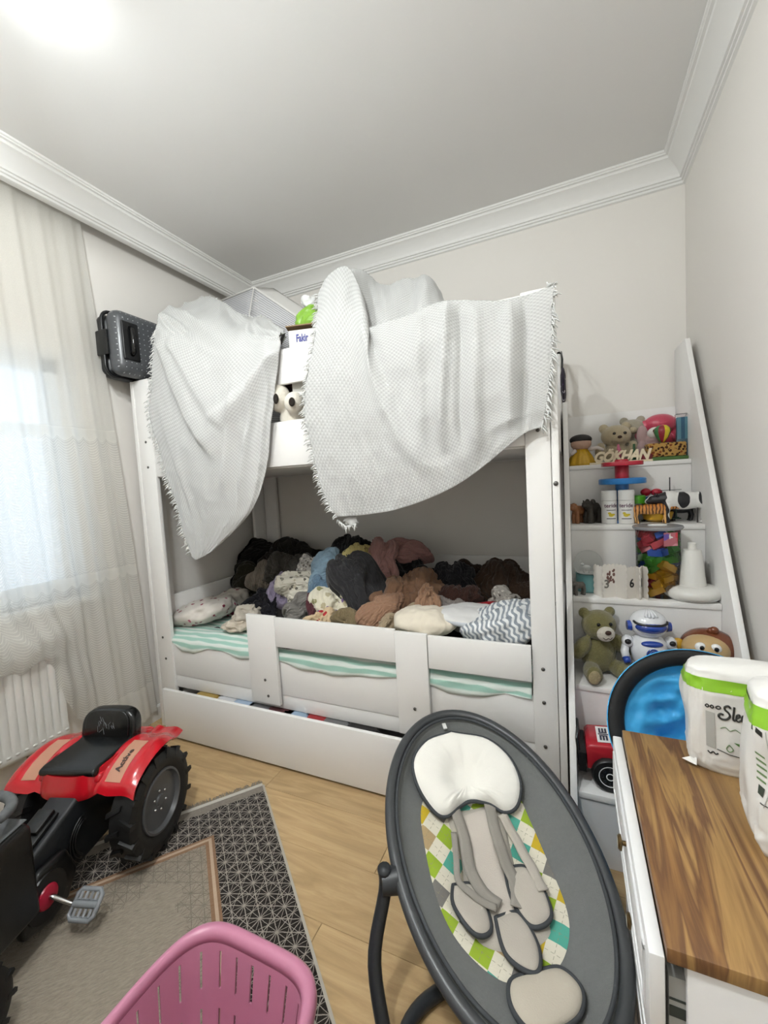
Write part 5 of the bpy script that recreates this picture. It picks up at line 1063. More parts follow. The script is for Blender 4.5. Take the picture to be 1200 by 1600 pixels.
# jeep on the lowest tread
z5 = TZ[4]
jp = thing('toy_car', 'red off road toy car with white wheel rims on the lowest tread', 'toy car', (.175, 1.487, z5), .04)
m_jr = M('car_red', '#a81e2c', .22, coat=.4)
JL = .30
part(MB().prism([(-.148, .058), (-.150, .128), (-.140, .140), (-.02, .150), (.0, .152), (.02, .235), (.135, .235), (.148, .15), (.148, .058), (.115, .058), (.100, .100), (.060, .100), (.048, .058), (-.048, .058), (-.062, .100), (-.105, .100), (-.120, .062)], 1, -.062, .062), 'body', m_jr, jp, bevel=.005)
part(MB().prism([(.004, .160), (.022, .228), (.128, .228), (.138, .160)], 1, -.0635, .0635), 'windows', M('car_glass', '#1a2026', .1), jp)
part(MB().box(-.172, -.150, -.066, .066, .050, .112).tube([(-.168, -.05, .06), (-.176, -.05, .15), (-.172, -.03, .168), (-.172, .03, .168), (-.176, .05, .15), (-.168, .05, .06)], .0055, 8).tube([(-.174, -.05, .12), (-.174, .05, .12)], .004, 8), 'bull_bar', black_plastic, jp, smooth=40)
for x in (-.084, .080):
    for s in (-1, 1):
        wq = part(MB().lathe([(.034, -.018), (.048, -.018), (.053, -.012), (.053, .012), (.048, .018), (.034, .018)], 28, (x, s * .060, .0535), RX(90)), 'wheel', black_plastic, jp, smooth=40)
        part(MB().lathe([(0, .010), (.010, .019), (.016, .016), (.028, .017), (.033, .019), (.034, .014)], 24, (x, s * .060, .0535), RX(90 if s < 0 else -90)), 'rim', m_white, wq, smooth=40)
        b = MB()
        for k in range(8): a = k * PI / 4; b.ell((x + math.cos(a) * .023, s * .0783, .0535 + math.sin(a) * .023), (.0045, .0012, .0045), 8, 6)
        part(b, 'rim_holes', m_rk, wq, smooth=180)
Mf = frame((-.095, 0, .1455), (1, 0, .085), (0, 1, 0)); q = MB().box(-.020, .020, -.045, .045, 0, .0006); part(MB().add([Mf @ Vector(v) for v in q.v], q.f), 'sticker', m_white, jp, label='white hood sticker')
b = MB(); Mf = frame((-.095, 0, .1462), (0, -1, 0), (1, 0, .085))
for (x0, x1, y0, y1) in ((-.034, -.008, .006, .012), (-.034, -.008, -.003, .003), (-.034, -.008, -.012, -.006), (-.012, -.006, -.012, .012), (-.003, .003, -.015, .015), (.008, .034, .006, .012), (.008, .034, -.003, .003), (.008, .034, -.012, -.006), (.006, .012, -.012, .012)):
    q = MB().box(x0, x1, y0, y1, 0, .0004); b.add([Mf @ Vector(v) for v in q.v], q.f)
part(b, 'printed_emblem', M('sticker_ink', '#23233a', .5), jp, smooth=0)
# ------------------------------------------------------------------ rug
D1, D2 = Vector((.770, -.638, 0)), Vector((-.638, -.770, 0)); RC = Vector((-1.218, 1.300, 0)); RW, RL = 1.22, 1.95
t = NT('rug_weave'); t.set(.95, spec=.05, sheen=.2); s = t.sep(t.coord('UV')); u, v = s[0], s[1]          # u across from the corner, v along
cw = t.comb(u, v); wn = t.noise(cw, 90, 3)
u2 = t.math('ADD', u, t.math('MULTIPLY', t.math('SUBTRACT', t.noise(cw, 60, 2), .5), .004)); v2 = t.math('ADD', v, t.math('MULTIPLY', t.math('SUBTRACT', t.noise(t.comb(v, u), 60, 2), .5), .004))
def lines_at(angle, pitch, width):
    a = math.radians(angle); w = t.math('ADD', t.math('MULTIPLY', u2, math.cos(a)), t.math('MULTIPLY', v2, math.sin(a)))
    f = t.math('ABSOLUTE', t.math('SUBTRACT', t.math('FRACT', t.math('DIVIDE', w, pitch)), .5)); return t.math('GREATER_THAN', f, .5 - width / pitch / 2)
PT = .036; L_ = None
for ang in (0, 60, 120): q = lines_at(ang, PT, .0026); L_ = q if L_ is None else t.math('MAXIMUM', L_, q)
for ang in (30, 90, 150): q = lines_at(ang, PT * math.sqrt(3) / 1.0 / 3 * 1.5, .0016); L_ = t.math('MAXIMUM', L_, q)
dark = t.mix(t.noise(cw, 9, 3), '#120f0e', '#2a2420'); line = t.mix(wn, '#7f776f', '#a59d93')
du = t.math('MINIMUM', u, t.math('SUBTRACT', RW, u)); dv = t.math('MINIMUM', v, t.math('SUBTRACT', RL, v)); 
edge = t.math('MINIMUM', t.math('SUBTRACT', dv, .035), t.math('SUBTRACT', du, -.012))
wear = t.noise(cw, 22, 4); border = t.mix(t.math('MULTIPLY', L_, t.math('GREATER_THAN', wear, .33)), dark, line)
ew = t.math('LESS_THAN', t.math('SUBTRACT', dv, .012), t.math('MULTIPLY', t.noise(cw, 14, 4), .055)); border = t.mix(ew, border, t.mix(wn, '#6f675e', '#8d857b'))
ib = t.math('MINIMUM', t.math('SUBTRACT', dv, .172), t.math('SUBTRACT', du, .205))                 # distance inside the inner frame
fib = t.noise(t.map(cw, (45, 200, 1), (0, 0, .5)), 1, 3, .7); ctr = t.mix(fib, '#62594d', '#a79d8d')
fade = t.math('MULTIPLY', t.math('MULTIPLY', L_, t.math('LESS_THAN', ib, t.math('MULTIPLY', t.noise(cw, 7, 3), .26))), .45); ctr = t.mix(fade, ctr, '#4a423a')
tan = t.mix(t.math('GREATER_THAN', t.math('ABSOLUTE', t.math('SUBTRACT', ib, .014)), .005), '#b09a84', '#83654c')
c = t.mix(t.math('GREATER_THAN', ib, 0), border, tan); c = t.mix(t.math('GREATER_THAN', ib, .030), c, ctr)
t.base(c); t.bump(t.math('ADD', wn, t.math('MULTIPLY', fib, 1.2)), .6, .004); m_rug = t.m
rug = thing('rug', 'dark grey and beige rug with triangle lattice border on the laminate floor', 'rug', (RC.x, RC.y, 0))
nu, nv = 40, 60; P = np.zeros((nu, nv, 3)); UV = np.zeros((nu, nv, 2))
for i in range(nu):
    for j in range(nv):
        a, b_ = RW * i / (nu - 1), RL * j / (nv - 1); q = RC + D2 * a + D1 * b_; P[i, j] = (q.x, q.y, .0085); UV[i, j] = (a, b_)
P[..., 2] += .0012 * (vnoise(P.reshape(-1, 3) * 14, 2).reshape(nu, nv) - .5)
b = MB().grid(P, UV); part(b, 'pile', m_rug, rug, True, smooth=180)
m_bind = M('rug_binding', '#a8a196', .9)
def strip(o, d, w, l, h, z0=.0012):
    n_ = Vector((-d.y, d.x, 0)); n_ = n_ if True else n_; p0 = o; return MB().add([(p0.x, p0.y, z0), *[((p0 + k).x, (p0 + k).y, z0) for k in (d * l, d * l + w, w)], *[((p0 + k).x, (p0 + k).y, h) for k in (Vector(), d * l, d * l + w, w)]], [(0, 3, 2, 1), (4, 5, 6, 7), (0, 1, 5, 4), (1, 2, 6, 5), (2, 3, 7, 6), (3, 0, 4, 7)])
part(strip(RC - D2 * .006, D1, D2 * .008, RL, .0098), 'side_binding', m_bind, rug, True)
part(strip(RC - D1 * .012, D2, D1 * .016, RW, .0096), 'end_tape', M('rug_tape', '#b9b4aa', .85), rug, True)
part(strip(RC + D2 * .01 + D1 * .002, D1, D2 * (RW - .02), RL - .004, .0078, .0004), 'backing', M('rug_back', '#5a544b', .9), rug, True)
b = MB(); rs = random.Random(3)
for k in range(420):
    o = RC + D2 * (RW * k / 419) - D1 * .016; d = (-D1 + D2 * rs.gauss(0, .35)).normalized(); l = rs.uniform(.018, .034)
    b.tube([o + Vector((0, 0, .007)), o + d * l * .6 + Vector((0, 0, .006)), o + d * l + Vector((0, 0, .002))], [.0016, .0014, .0008], 3)
part(b, 'fringe', M('rug_fringe', '#8f877b', .95), rug, True, kind='stuff', smooth=180)
RUGZ = .0105

# ------------------------------------------------------------------ pedal tractor (own frame: -y is forward, x to its right hand side in the picture)
m_red = M('tractor_red', '#b5121f', .22, coat=.4); m_blk = M('tractor_black', '#08090a', .36, bump=.04, bs=120); m_tyre = M('tractor_tyre', '#070708', .55, bump=.1, bs=150); m_rim = M('tractor_rim', '#4d4e50', .35)
m_seat = M('tractor_seat', '#060708', .24, bump=.03, bs=60); m_dust = M('dusty_plastic', '#5a5c5d', .75, var=.45, vsc=60); m_frame = M('tractor_frame', '#15181b', .5, bump=.05, bs=100, var=.2, vsc=20)
TRZ = math.radians(18)
tr_ = thing('pedal_tractor', 'red and black childrens pedal tractor standing half on the rug', 'pedal tractor', (-1.560, .866, RUGZ - .0105), TRZ)
def wheel(x, y, R, W, side, lugs):
    z = R + .0108; Mx = Matrix.Rotation(PI / 2, 3, 'Y') if side > 0 else Matrix.Rotation(-PI / 2, 3, 'Y'); h = W / 2
    w = part(MB().lathe([(R * .60, -h * .9), (R * .86, -h), (R * .95, -h * .8), (R * .95, h * .8), (R * .86, h), (R * .72, h * .98), (R * .60, h * .8), (R * .60, -h * .8)], 48, (x, y, z), Mx), 'wheel', m_tyre, tr_, smooth=40)
    b = MB()
    for k in range(lugs):
        for sd in (-1, 1):
            a = 2 * PI * (k + (.5 if sd > 0 else 0)) / lugs; da = .13
            def pt(rad, ang, hh): return Vector((x, y, z)) + Mx @ Vector((rad * math.cos(ang), rad * math.sin(ang), hh))
            v = []
            for rad in (R * .92, R):
                k2 = 0 if rad < R else .25
                v += [pt(rad, a - .055 * (1 - k2), 0), pt(rad, a + .055 * (1 - k2), 0), pt(rad, a + da + .055 * (1 - k2), sd * h * (1.02 - .06 * k2)), pt(rad, a + da - .055 * (1 - k2), sd * h * (1.02 - .06 * k2))]
            b.add(v, [(0, 1, 2, 3), (7, 6, 5, 4), (0, 4, 5, 1), (1, 5, 6, 2), (2, 6, 7, 3), (3, 7, 4, 0)])
            v = [pt(R * .99, a + da - .04, sd * h * 1.0), pt(R * .99, a + da + .04, sd * h * 1.0), pt(R * .80, a + da + .06, sd * h * 1.03), pt(R * .80, a + da - .06, sd * h * 1.03)]; v += [q + Mx @ Vector((0, 0, -sd * .006)) for q in v]
            b.add(v, [(0, 1, 2, 3), (7, 6, 5, 4), (0, 4, 5, 1), (1, 5, 6, 2), (2, 6, 7, 3), (3, 7, 4, 0)])
    part(b, 'tyre_lugs', m_tyre, w, smooth=0)
    part(MB().lathe([(R * .62, h * .62), (R * .60, h * .92), (R * .56, h * .94), (R * .52, h * .60), (R * .30, h * .42), (R * .27, h * .58), (R * .12, h * .62), (R * .10, h * .75), (0, h * .78)], 40, (x, y, z), Mx), 'rim', m_rim, w, smooth=30)
    b = MB()
    for k in range(6):
        a = k * PI / 3; c_ = Vector((x, y, z)) + Mx @ Vector((R * .195 * math.cos(a), R * .195 * math.sin(a), h * .64)); b.ell(c_, (R * .03,) * 3, 8, 6)
    part(b, 'wheel_nuts', chrome, w, smooth=180); return w
wheel(.192, 0, .170, .088, 1, 15); wheel(-.192, 0, .170, .088, -1, 15)
wheel(.150, -.600, .112, .065, 1, 13); wheel(-.150, -.600, .112, .065, -1, 13)
part(MB().cyl((-.15, 0, .178), (.15, 0, .178), .014, n=12), 'axle', m_blk, tr_); part(MB().cyl((-.12, -.600, .123), (.12, -.600, .123), .014, n=12), 'axle', m_blk, tr_)
part(MB().prism([(.10, .15), (.12, .30), (-.05, .345), (-.17, .295), (-.40, .215), (-.66, .22), (-.66, .10), (-.42, .085), (-.20, .09), (.02, .10)], 0, -.052, .052), 'frame', m_frame, tr_, bevel=.012, seg=3)
part(MB().obox((0, -.235, .290), (.052, .070, .022), RX(18)).obox((0, -.262, .2745), (.07, .13, .010), RX(18)), 'frame_cover', m_blk, tr_, bevel=.004)
part(MB().prism([(-.24, .06), (-.20, .12), (-.23, .21), (-.32, .215), (-.39, .16), (-.38, .07), (-.30, .045)], 0, .05, .082), 'chain_guard', m_blk, tr_, bevel=.012, seg=3)
b = MB()
for k in range(3): b.tube([(.0, -.13 - .0 + .075 * math.cos(a) * (1 - .13 * k), .17 + .075 * math.sin(a) * (1 - .13 * k)) for a in np.linspace(PI * .55, PI * 1.3, 12)], .0035, 6)
b.v = [(x + .060, y, z) for x, y, z in b.v]; part(b, 'guard_ribs', m_blk, tr_, smooth=180)
# fenders, saddle tub
def fender(s):
    ns, nw = 40, 12; P = np.zeros((ns, nw, 3))
    prof2 = catmull(np.array([(-.135, .305), (-.118, .335), (-.065, .365), (.01, .380), (.075, .370), (.130, .345), (.185, .338)]), ns)
    for i, (yy, zz) in enumerate(prof2):
        k = i / (ns - 1); wo = .232 - .030 * max(0, (k - .55)) / .45; 
        for j in range(nw):
            q = j / (nw - 1); x = .085 + (wo - .085) * q; drop = .018 * max(0, (q - .72) / .28) ** 2 + .010 * (1 - q); raise_ = .012 * math.exp(-((q - .18) / .12) ** 2)
            P[i, j] = (s * x, yy, zz - drop + raise_)
    return P
for s in (-1, 1):
    part(MB().grid(fender(s)), 'fender', m_red, tr_, solid=.008, smooth=60)
ns = 41; rows_ = []
for (sc_, zz) in ((1.0, .360), (1.03, .340), (1.07, .315), (1.10, .293), (1.085, .288)):
    rows_.append([(sc_ * .112 * math.copysign(abs(math.cos(a)) ** .45, math.cos(a)), .02 - sc_ * .155 * abs(math.sin(a)) ** .55, zz + .02 * abs(math.cos(a))) for a in np.linspace(0, PI, ns)])
part(MB().grid(np.array(rows_)), 'front_skirt', m_red, tr_, solid=.006, smooth=60)
part(MB().prism([(-.13, .335), (.125, .335), (.15, .352), (.12, .364), (-.12, .360)], 0, -.112, .112), 'saddle_base', m_red, tr_, bevel=.01, seg=3)
part(MB().prism([(.115, .32), (.175, .32), (.170, .352), (.115, .365)], 0, -.10, .10), 'rear_deck', m_red, tr_, bevel=.012, seg=3)
pr = [(-.118, .350), (-.136, .362), (-.132, .378), (-.110, .384), (.030, .382), (.055, .388), (.058, .35)]
part(MB().prism(pr, 0, -.100, .100), 'seat', m_seat, tr_, bevel=.014, seg=4, smooth=50)
bk = []; 
for a in np.linspace(0, PI, 17): bk.append((.108 * math.copysign(abs(math.cos(a)) ** .5, math.cos(a)),   .405 + .068 * math.sin(a) ** .8))
poly = [(.108, .352)] + bk + [(-.108, .352)]
q = MB().prism(poly, 1, .050, .095); v = np.array(q.v); v[:, 1] += (v[:, 2] - .40) * .22; q.v = [tuple(k) for k in v]
sbk = part(q, 'backrest', m_seat, tr_, bevel=.012, seg=3, smooth=50)
poly2 = [(x * .80,   .378 + (z - .352) * .80) for x, z in poly]; q = MB().prism(poly2, 1, .0445, .052); v = np.array(q.v); v[:, 1] += (v[:, 2] - .40) * .22; q.v = [tuple(k) for k in v]; part(q, 'backrest_pad', m_seat, sbk, bevel=.003, smooth=50)
b = MB(); rs = random.Random(8)
for k in range(16):
    x0, z0 = rs.uniform(-.034, .036), rs.uniform(.388, .438); x1, z1_ = x0 + rs.uniform(-.012, .012), z0 + rs.uniform(.006, .022); b.tube([(x0, .0438 + (z0 - .40) * .22, z0), (x1, .0438 + (z1_ - .40) * .22, z1_)], .0008, 4)
part(b, 'scuff_marks', M('scuff_grey', '#6d7073', .8), sbk, kind='stuff')
# stickers on the fenders
for s in (-1, 1):
    Pf = fender(s); ii = (6, 9, 12, 15, 18, 21); st_ = np.array([[Pf[i, j] + np.array((0, 0, .0052)) for j in (3, 7)] for i in ii]); mfn = part(MB().grid(st_), 'sticker', M('sticker_tan', '#b08068', .45), tr_, solid=.0008, smooth=60)
    if s > 0:
        ds = np.linalg.norm(Pf[14, 5] - Pf[13, 5]); dw_ = np.linalg.norm(Pf[13, 6] - Pf[13, 5]); Nf = gnormals(Pf); Nf *= np.sign(Nf[..., 2:3])
        def onf(u, v, w):
            i, j = min(max(13.5 + u / ds, 0), 37.9), min(max(5 - v / dw_, 0), 10.9); a, b_ = int(i), int(j); fu, fv = i - a, j - b_
            q = Pf[a, b_] * (1 - fu) * (1 - fv) + Pf[a + 1, b_] * fu * (1 - fv) + Pf[a, b_ + 1] * (1 - fu) * fv + Pf[a + 1, b_ + 1] * fu * fv; return q + Nf[a, b_] * (.0095 + w)
        part(text_mb('Active', .030, extrude=.0004, bold=.0007, bend=onf), 'lettering', M('sticker_ink2', '#3a2a26', .5), mfn, smooth=0)
# cranks and pedals
for s, a in ((1, math.radians(-52)), (-1, math.radians(128))):
    c0 = Vector((s * .082, -.310, .135)); e = c0 + Vector((s * .038, .055 * math.cos(a) * 1.0, .07 * math.sin(a)))
    part(MB().lathe([(.0, .012), (.018, .012), (.030, .008), (.034, .0)], 24, c0, Matrix.Rotation(s * PI / 2, 3, 'Y')), 'crank_hub', M('hub_crimson', '#a01230', .3), tr_, smooth=40)
    part(MB().lathe([(.0, .004), (.062, .004), (.066, -.006)], 28, c0, Matrix.Rotation(s * PI / 2, 3, 'Y')), 'crank_disc', m_blk, tr_, smooth=40)
    part(MB().tube([c0, c0 + Vector((s * .022, 0, 0)), e, e + Vector((s * .02, 0, 0))], .0065, 10), 'crank_arm', chrome, tr_, smooth=180)
    pc0 = e + Vector((s * .048, 0, 0)); Rp = RX(38); pd = part(MB().tube([e, e + Vector((s * .088, 0, 0))], .005, 8), 'pedal_spindle', chrome, tr_)
    b = MB(); w_, l_ = .038, .034
    ring = [(-w_, -l_ * .7), (-w_ * .75, -l_), (w_ * .75, -l_), (w_, -l_ * .7), (w_, l_ * .7), (w_ * .75, l_), (-w_ * .75, l_), (-w_, l_ * .7)]
    b.tube([pc0 + Rp @ Vector((x, y, 0)) for x, y in ring], .0065, 8, closed=True); b.tube([pc0 + Rp @ Vector((-w_, 0, 0)), pc0 + Rp @ Vector((w_, 0, 0))], .009, 8)
    for yy in (-.019, .019):
        b.tube([pc0 + Rp @ Vector((-w_, yy - .009, 0)), pc0 + Rp @ Vector((w_, yy - .009, 0))], .003, 6)
        for xx in (-.024, -.008, .008, .024): b.tube([pc0 + Rp @ Vector((xx, yy - .009, .002)), pc0 + Rp @ Vector((xx, yy + .009, .002))], .0045, 6)
    part(b, 'pedal', M('pedal_grey', '#7d8185', .5), tr_, smooth=60)
part(MB().prism([(-.345, .13), (-.345, .380), (-.36, .400), (-.76, .385), (-.79, .33), (-.79, .13)], 0, -.105, .105), 'hood', m_blk, tr_, bevel=.018, seg=3)
part(MB().prism([(-.352, .4010), (-.74, .3865), (-.74, .3895), (-.352, .4040)], 0, -.098, .098), 'hood_panel', m_dust, tr_, bevel=.001)
sw = part(MB().tube([(.095 * math.cos(a), -.415 + .080 * math.sin(a), .458 - .004 * math.sin(a)) for a in np.linspace(0, 2 * PI, 36, endpoint=False)], .013, 10, closed=True), 'steering_wheel', m_dust, tr_, smooth=180)
part(MB().tube([(0, -.415, .455), (0, -.47, .39)], .016, 12).tube([(-.09, -.415, .458), (.09, -.415, .458)], .010, 8).tube([(0, -.415, .458), (0, -.49, .460)], .010, 8), 'steering_column', m_blk, tr_, smooth=180)

# ------------------------------------------------------------------ pink laundry basket
m_pink = M('basket_pink', '#b5768f', .32, bump=.04, bs=80)
lb = thing('laundry_basket', 'pink plastic laundry basket with slotted sides standing on the rug', 'laundry basket', (-.612, .322, RUGZ))
HX, HY, HZ = .172, .285, .30
def rr_(a, k, e=.42): return (HX * k * math.copysign(abs(math.cos(a)) ** e, math.cos(a)), HY * k * math.copysign(abs(math.sin(a)) ** e, math.sin(a)))
na = 324; lv = [(.70, .004), (.74, .012), (.765, .05), (.80, .085), (.835, .13), (.865, .17), (.89, .205), (.915, .24), (.94, .272), (.955, .288)]
fa_ = np.linspace(0, 2 * PI, 4001); fp_ = np.array([rr_(a, 1) for a in fa_]); fl_ = np.r_[0, np.cumsum(np.linalg.norm(np.diff(fp_, axis=0), axis=1))]
A_ = np.interp(np.linspace(0, fl_[-1], na, endpoint=False), fl_, fa_); V = []; F = []
for k, z in lv:
    for a in A_: x, y = rr_(a, k); V.append((x, y, z))
for i in range(len(lv) - 1):
    for j in range(na):
        if i in (3, 4, 6, 7) and j % 9 == 0: continue                         # slots
        F.append((i * na + j, i * na + (j + 1) % na, (i + 1) * na + (j + 1) % na, (i + 1) * na + j))
F.append(tuple(range(na - 1, -1, -1)))
part(MB().add(V, F), 'tub', m_pink, lb, solid=.004, smooth=50)
RP = [(.950, .284), (.955, .298), (.975, .306), (1.02, .306), (1.045, .298), (1.05, .284), (1.04, .276)]
P = np.array([[(*rr_(a, k), z) for k, z in RP] for a in A_]); part(MB().grid(P, closed_u=True), 'rim', m_pink, lb, solid=.003, smooth=180)

# ------------------------------------------------------------------ chest of drawers with packs on it
t = NT('walnut_top'); t.set(.38, spec=.4); c = t.coord(); 
dn = t.noise(t.map(c, (5, 2.2, 1)), 1.0, 3); g = t.map(c, (15, 1.3, 1), (0, 0, .10)); n1 = t.noise(g, .95, 5, .55, 1.9); n2 = t.noise(t.map(c, (190, 5, 1), (0, 0, .10)), 1, 3)
k = t.mix(t.math('MULTIPLY', n2, .45), t.ramp(n1, [(.26, '#3c291c'), (.37, '#644529'), (.44, '#876840'), (.53, '#a3814f'), (.585, '#62432c'), (.66, '#8a663c'), (.80, '#a98a5a')]), '#5a3f28')
t.base(k); t.bump(n2, .05, .001); m_wal = t.m
m_body = M('chest_white', '#e2e2e2', .4); m_knob = M('knob_bronze', '#6d5a3c', .35, metal=.9)
CX0, CX1, CY0, CY1, CZ = .097, .505, .574, 1.063, .650
ch = thing('chest_of_drawers', 'white chest of drawers with walnut top against the right wall', 'chest of drawers', (.30, .82, 0))
part(MB().box(CX0, CX1, CY0, CY1, CZ - .020, CZ), 'top', m_wal, ch, True, bevel=.0015)
for ya in (CY0 + .004, CY1 - .022): part(MB().box(CX0 + .022, CX1 - .004, ya, ya + .018, 0, CZ - .0205), 'side_panel', m_body, ch, True, bevel=.001)
part(MB().box(CX1 - .010, CX1 - .004, CY0 + .022, CY1 - .022, .02, CZ - .021), 'back_panel', m_body, ch, True); part(MB().box(CX0 + .03, CX1 - .01, CY0 + .022, CY1 - .022, .04, .055), 'bottom_panel', m_body, ch, True)
DZ = [(.497, .634, .000), (.350, .488, .012), (.203, .341, .0215), (.055, .194, .0215)]
for k, (za, zb, dx) in enumerate(DZ):
    x0 = CX0 - .0195 + dx; d = part(MB().box(x0, x0 + .018, CY0 + .001, CY1 - .003, za, zb), 'drawer', m_body, ch, True, bevel=.002)
    ya, yb_ = CY0 + .03, CY1 - .03
    b = MB()
    for (y0, y1, z0, z1_) in ((ya, yb_, za + .022, za + .030), (ya, yb_, zb - .030, zb - .022), (ya, ya + .008, za + .022, zb - .022), (yb_ - .008, yb_, za + .022, zb - .022)): b.box(x0 - .003, x0 + .001, y0, y1, z0, z1_)
    part(b, 'drawer_moulding', m_body, d, True, bevel=.001); part(MB().box(x0 - .0015, x0 + .001, ya + .018, yb_ - .018, za + .040, zb - .040), 'drawer_field', m_body, d, True, bevel=.001)
    zc_ = (za + zb) / 2 + .022; yk = .800
    if k < 2: part(MB().tube([(x0 + .001, yk, zc_), (x0 - .009, yk, zc_)], [.0045, .004], 10).lathe([(.004, -.002), (.0125, .0), (.013, .003), (.010, .006)], 20, (x0 - .009, yk, zc_), Matrix.Rotation(-PI / 2, 3, 'Y')), 'knob', m_knob, d, True, smooth=40)
    if k < 2: part(MB().lathe([(0, .0068), (.0095, .006)], 20, (x0 - .009, yk, zc_), Matrix.Rotation(-PI / 2, 3, 'Y')), 'knob_cap', M('porcelain', '#d8d4c8', .25), d, True)
    part(MB().box(x0 + .0185, CX1 - .03, CY0 + .030, CY0 + .040, za + .01, zb - .035).box(x0 + .0185, CX1 - .03, CY1 - .045, CY1 - .035, za + .01, zb - .035).box(x0 + .0185, CX1 - .03, CY0 + .03, CY1 - .035, za + .006, za + .012), 'drawer_box', M('drawer_inner', '#8a8a86', .7), d, True)
b = MB().box(CX0 + .004, CX0 + .05, CY0 + .012, CY0 + .028, .505, .60); pp_ = part(b, 'papers', M('paper_grey', '#9a9a96', .7), ch, True)
for za, zb in ((.545, .560), (.568, .571), (.506, .522)): part(MB().box(CX0 + .004, CX0 + .022, CY0 + .0112, CY0 + .012, za, zb), 'print', M('print_dark', '#2c3330', .6), pp_, True)

t = NT('pack_film'); t.set(.28, spec=.5); s = t.sep(t.coord('UV')); u, v = s[0], s[1]; o = t.coord()
t.base('#e4e2de'); t.bump(t.math('ADD', t.noise(o, 16, 3), t.math('MULTIPLY', t.noise(t.map(o, (1, 1, .35)), 60, 3), .35)), .35, .006); m_film = t.m
m_lime = M('pack_lime', '#86b92c', .3, bump=.15, bs=40); m_inkk = M('pack_ink', '#2a2a26', .5); m_inkg = M('pack_green_ink', '#6b8a5a', .5); m_greyp = M('pack_grey', '#b7b7b2', .5)
def pack(label, loc, rz, W, D, H, seed, full):
    t = thing('diaper_pack', label, 'pack', loc, rz, 'packs on the chest of drawers'); nu, nv = 120, 60
    def sf(a, z, off=0.0):                       # outline: rounded box, pinched at the top
        k = z / H; e = .42; g = (1 - .10 * max(0, (k - .72) / .28) ** 2 - .45 * max(0, (k - .93) / .07) ** 3) * (1 - .10 * max(0, (.14 - k) / .14) ** 2)
        x = W / 2 * g * math.copysign(abs(math.cos(a)) ** e, math.cos(a)); y = D / 2 * g * (1 - .25 * max(0, (k - .75) / .25)) * math.copysign(abs(math.sin(a)) ** e, math.sin(a))
        w = float(PN(a, z)); n = math.hypot(x, y) + 1e-9; return (x + x / n * (w + off), y + y / n * (w + off), z)
    gv = np.random.default_rng(seed).uniform(0, 40, 3)
    def PN(a, z): return (vnoise(np.array([[math.cos(a) * 2.4 + gv[0], math.sin(a) * 2.4 + gv[1], z * 14 + gv[2]]]), seed)[0] - .5) * .014 + (ridge(np.array([[math.cos(a) * 5 + gv[1], math.sin(a) * 5, z * (60 if z < H * .18 or z > H * .8 else 9) + gv[0]]]), seed)[0] - .5) * .006
    zs = np.r_[np.linspace(0, H * .9, nv - 14), np.linspace(H * .91, H, 14)]; A_ = np.linspace(0, 2 * PI, nu, endpoint=False)
    P = np.array([[sf(a, z) for z in zs] for a in A_]); b = MB().grid(P, closed_u=True); n0 = len(b.v)
    top = P[:, -1].mean(0); top[2] = H * 1.012; bot = P[:, 0].mean(0); b.v += [tuple(top), tuple(bot)]
    for i in range(nu): b.f.append((i * nv + nv - 1, ((i + 1) % nu) * nv + nv - 1, n0)); b.fm.append(0); b.f.append((((i + 1) % nu) * nv, i * nv, n0 + 1)); b.fm.append(0)
    part(b, 'wrapper', m_film, t, smooth=180)
    def ang(x): return -PI / 2 + math.copysign(math.acos(min(1, max(0, 1 - 0))) if False else 0, x) if False else None
    AF = np.linspace(-PI, 0, 241); XF = np.array([sf(a, H * .5)[0] for a in AF])
    def front(x, z, off=.0012): return Vector(sf(float(np.interp(x, XF, AF)), z, off))
    def band(z0, z1, a0, a1, m, name, n=60, lim=None):
        G = np.array([[sf(a, z, .0012) for z in np.linspace(z0(a) if callable(z0) else z0, z1(a) if callable(z1) else z1, 6)] for a in np.linspace(a0, a1, n)]); part(MB().grid(G), name, m, t, smooth=180)
    band(H * .775, H * .885, -PI - .5, .5, m_lime, 'green_band')
    def decal(tb, name, m): tb.v = [tuple(front(x, z, .0016 + w)) for x, w, z in tb.v]; part(tb, name, m, t, smooth=0)
    def stroke(pts, r, name, m, n=60): decal_pts = catmull(np.array(pts), n); part(MB().tube([front(x, z, .0012) for x, z in decal_pts], r, 6), name, m, t, smooth=180)
    def flat(pts, name, m): part(MB().add([front(x, z, .0016) for x, z in pts], [tuple(range(len(pts)))]), name, m, t, smooth=0)
    return t, front, stroke, flat, decal, band
def script_word(stroke, x0, z0, k, full=True):
    """the brush lettering on the pack, drawn as strokes"""
    def S(pts, r=.0017): stroke([(x0 + x * k, z0 + z * k) for x, z in pts], r, 'lettering', m_inkk)
    S([(.42, .92), (.30, 1.04), (.14, .95), (.16, .76), (.34, .58), (.42, .36), (.30, .14), (.06, .10), (-.10, .26), (-.02, .44), (.12, .40)], .0019)
    S([(.62, 1.04), (.60, .60), (.60, .24), (.68, .14), (.76, .22)], .0017)
    for q in (.74, 1.04): S([(q + .04, .30), (q + .20, .46), (q + .16, .58), (q + .04, .50), (q + .04, .22), (q + .16, .12), (q + .30, .24)], .0015)
    S([(1.40, .60), (1.38, .20), (1.36, -.16)], .0017); S([(1.40, .50), (1.54, .58), (1.62, .40), (1.52, .16), (1.40, .20)], .0015); S([(1.72, .56), (1.74, .26), (1.86, .24), (1.94, .56)], .0015); S([(1.94, .56), (1.92, .02), (1.78, -.16), (1.70, -.02)], .0015)
tp, fr1, stk, flt, dcl, bnd = pack('white pack with green band and script lettering standing farther back on the chest', (.345, 1.000, CZ), -.10, .275, .105, .212, 3, True)
script_word(stk, -.086, .112, .0285)
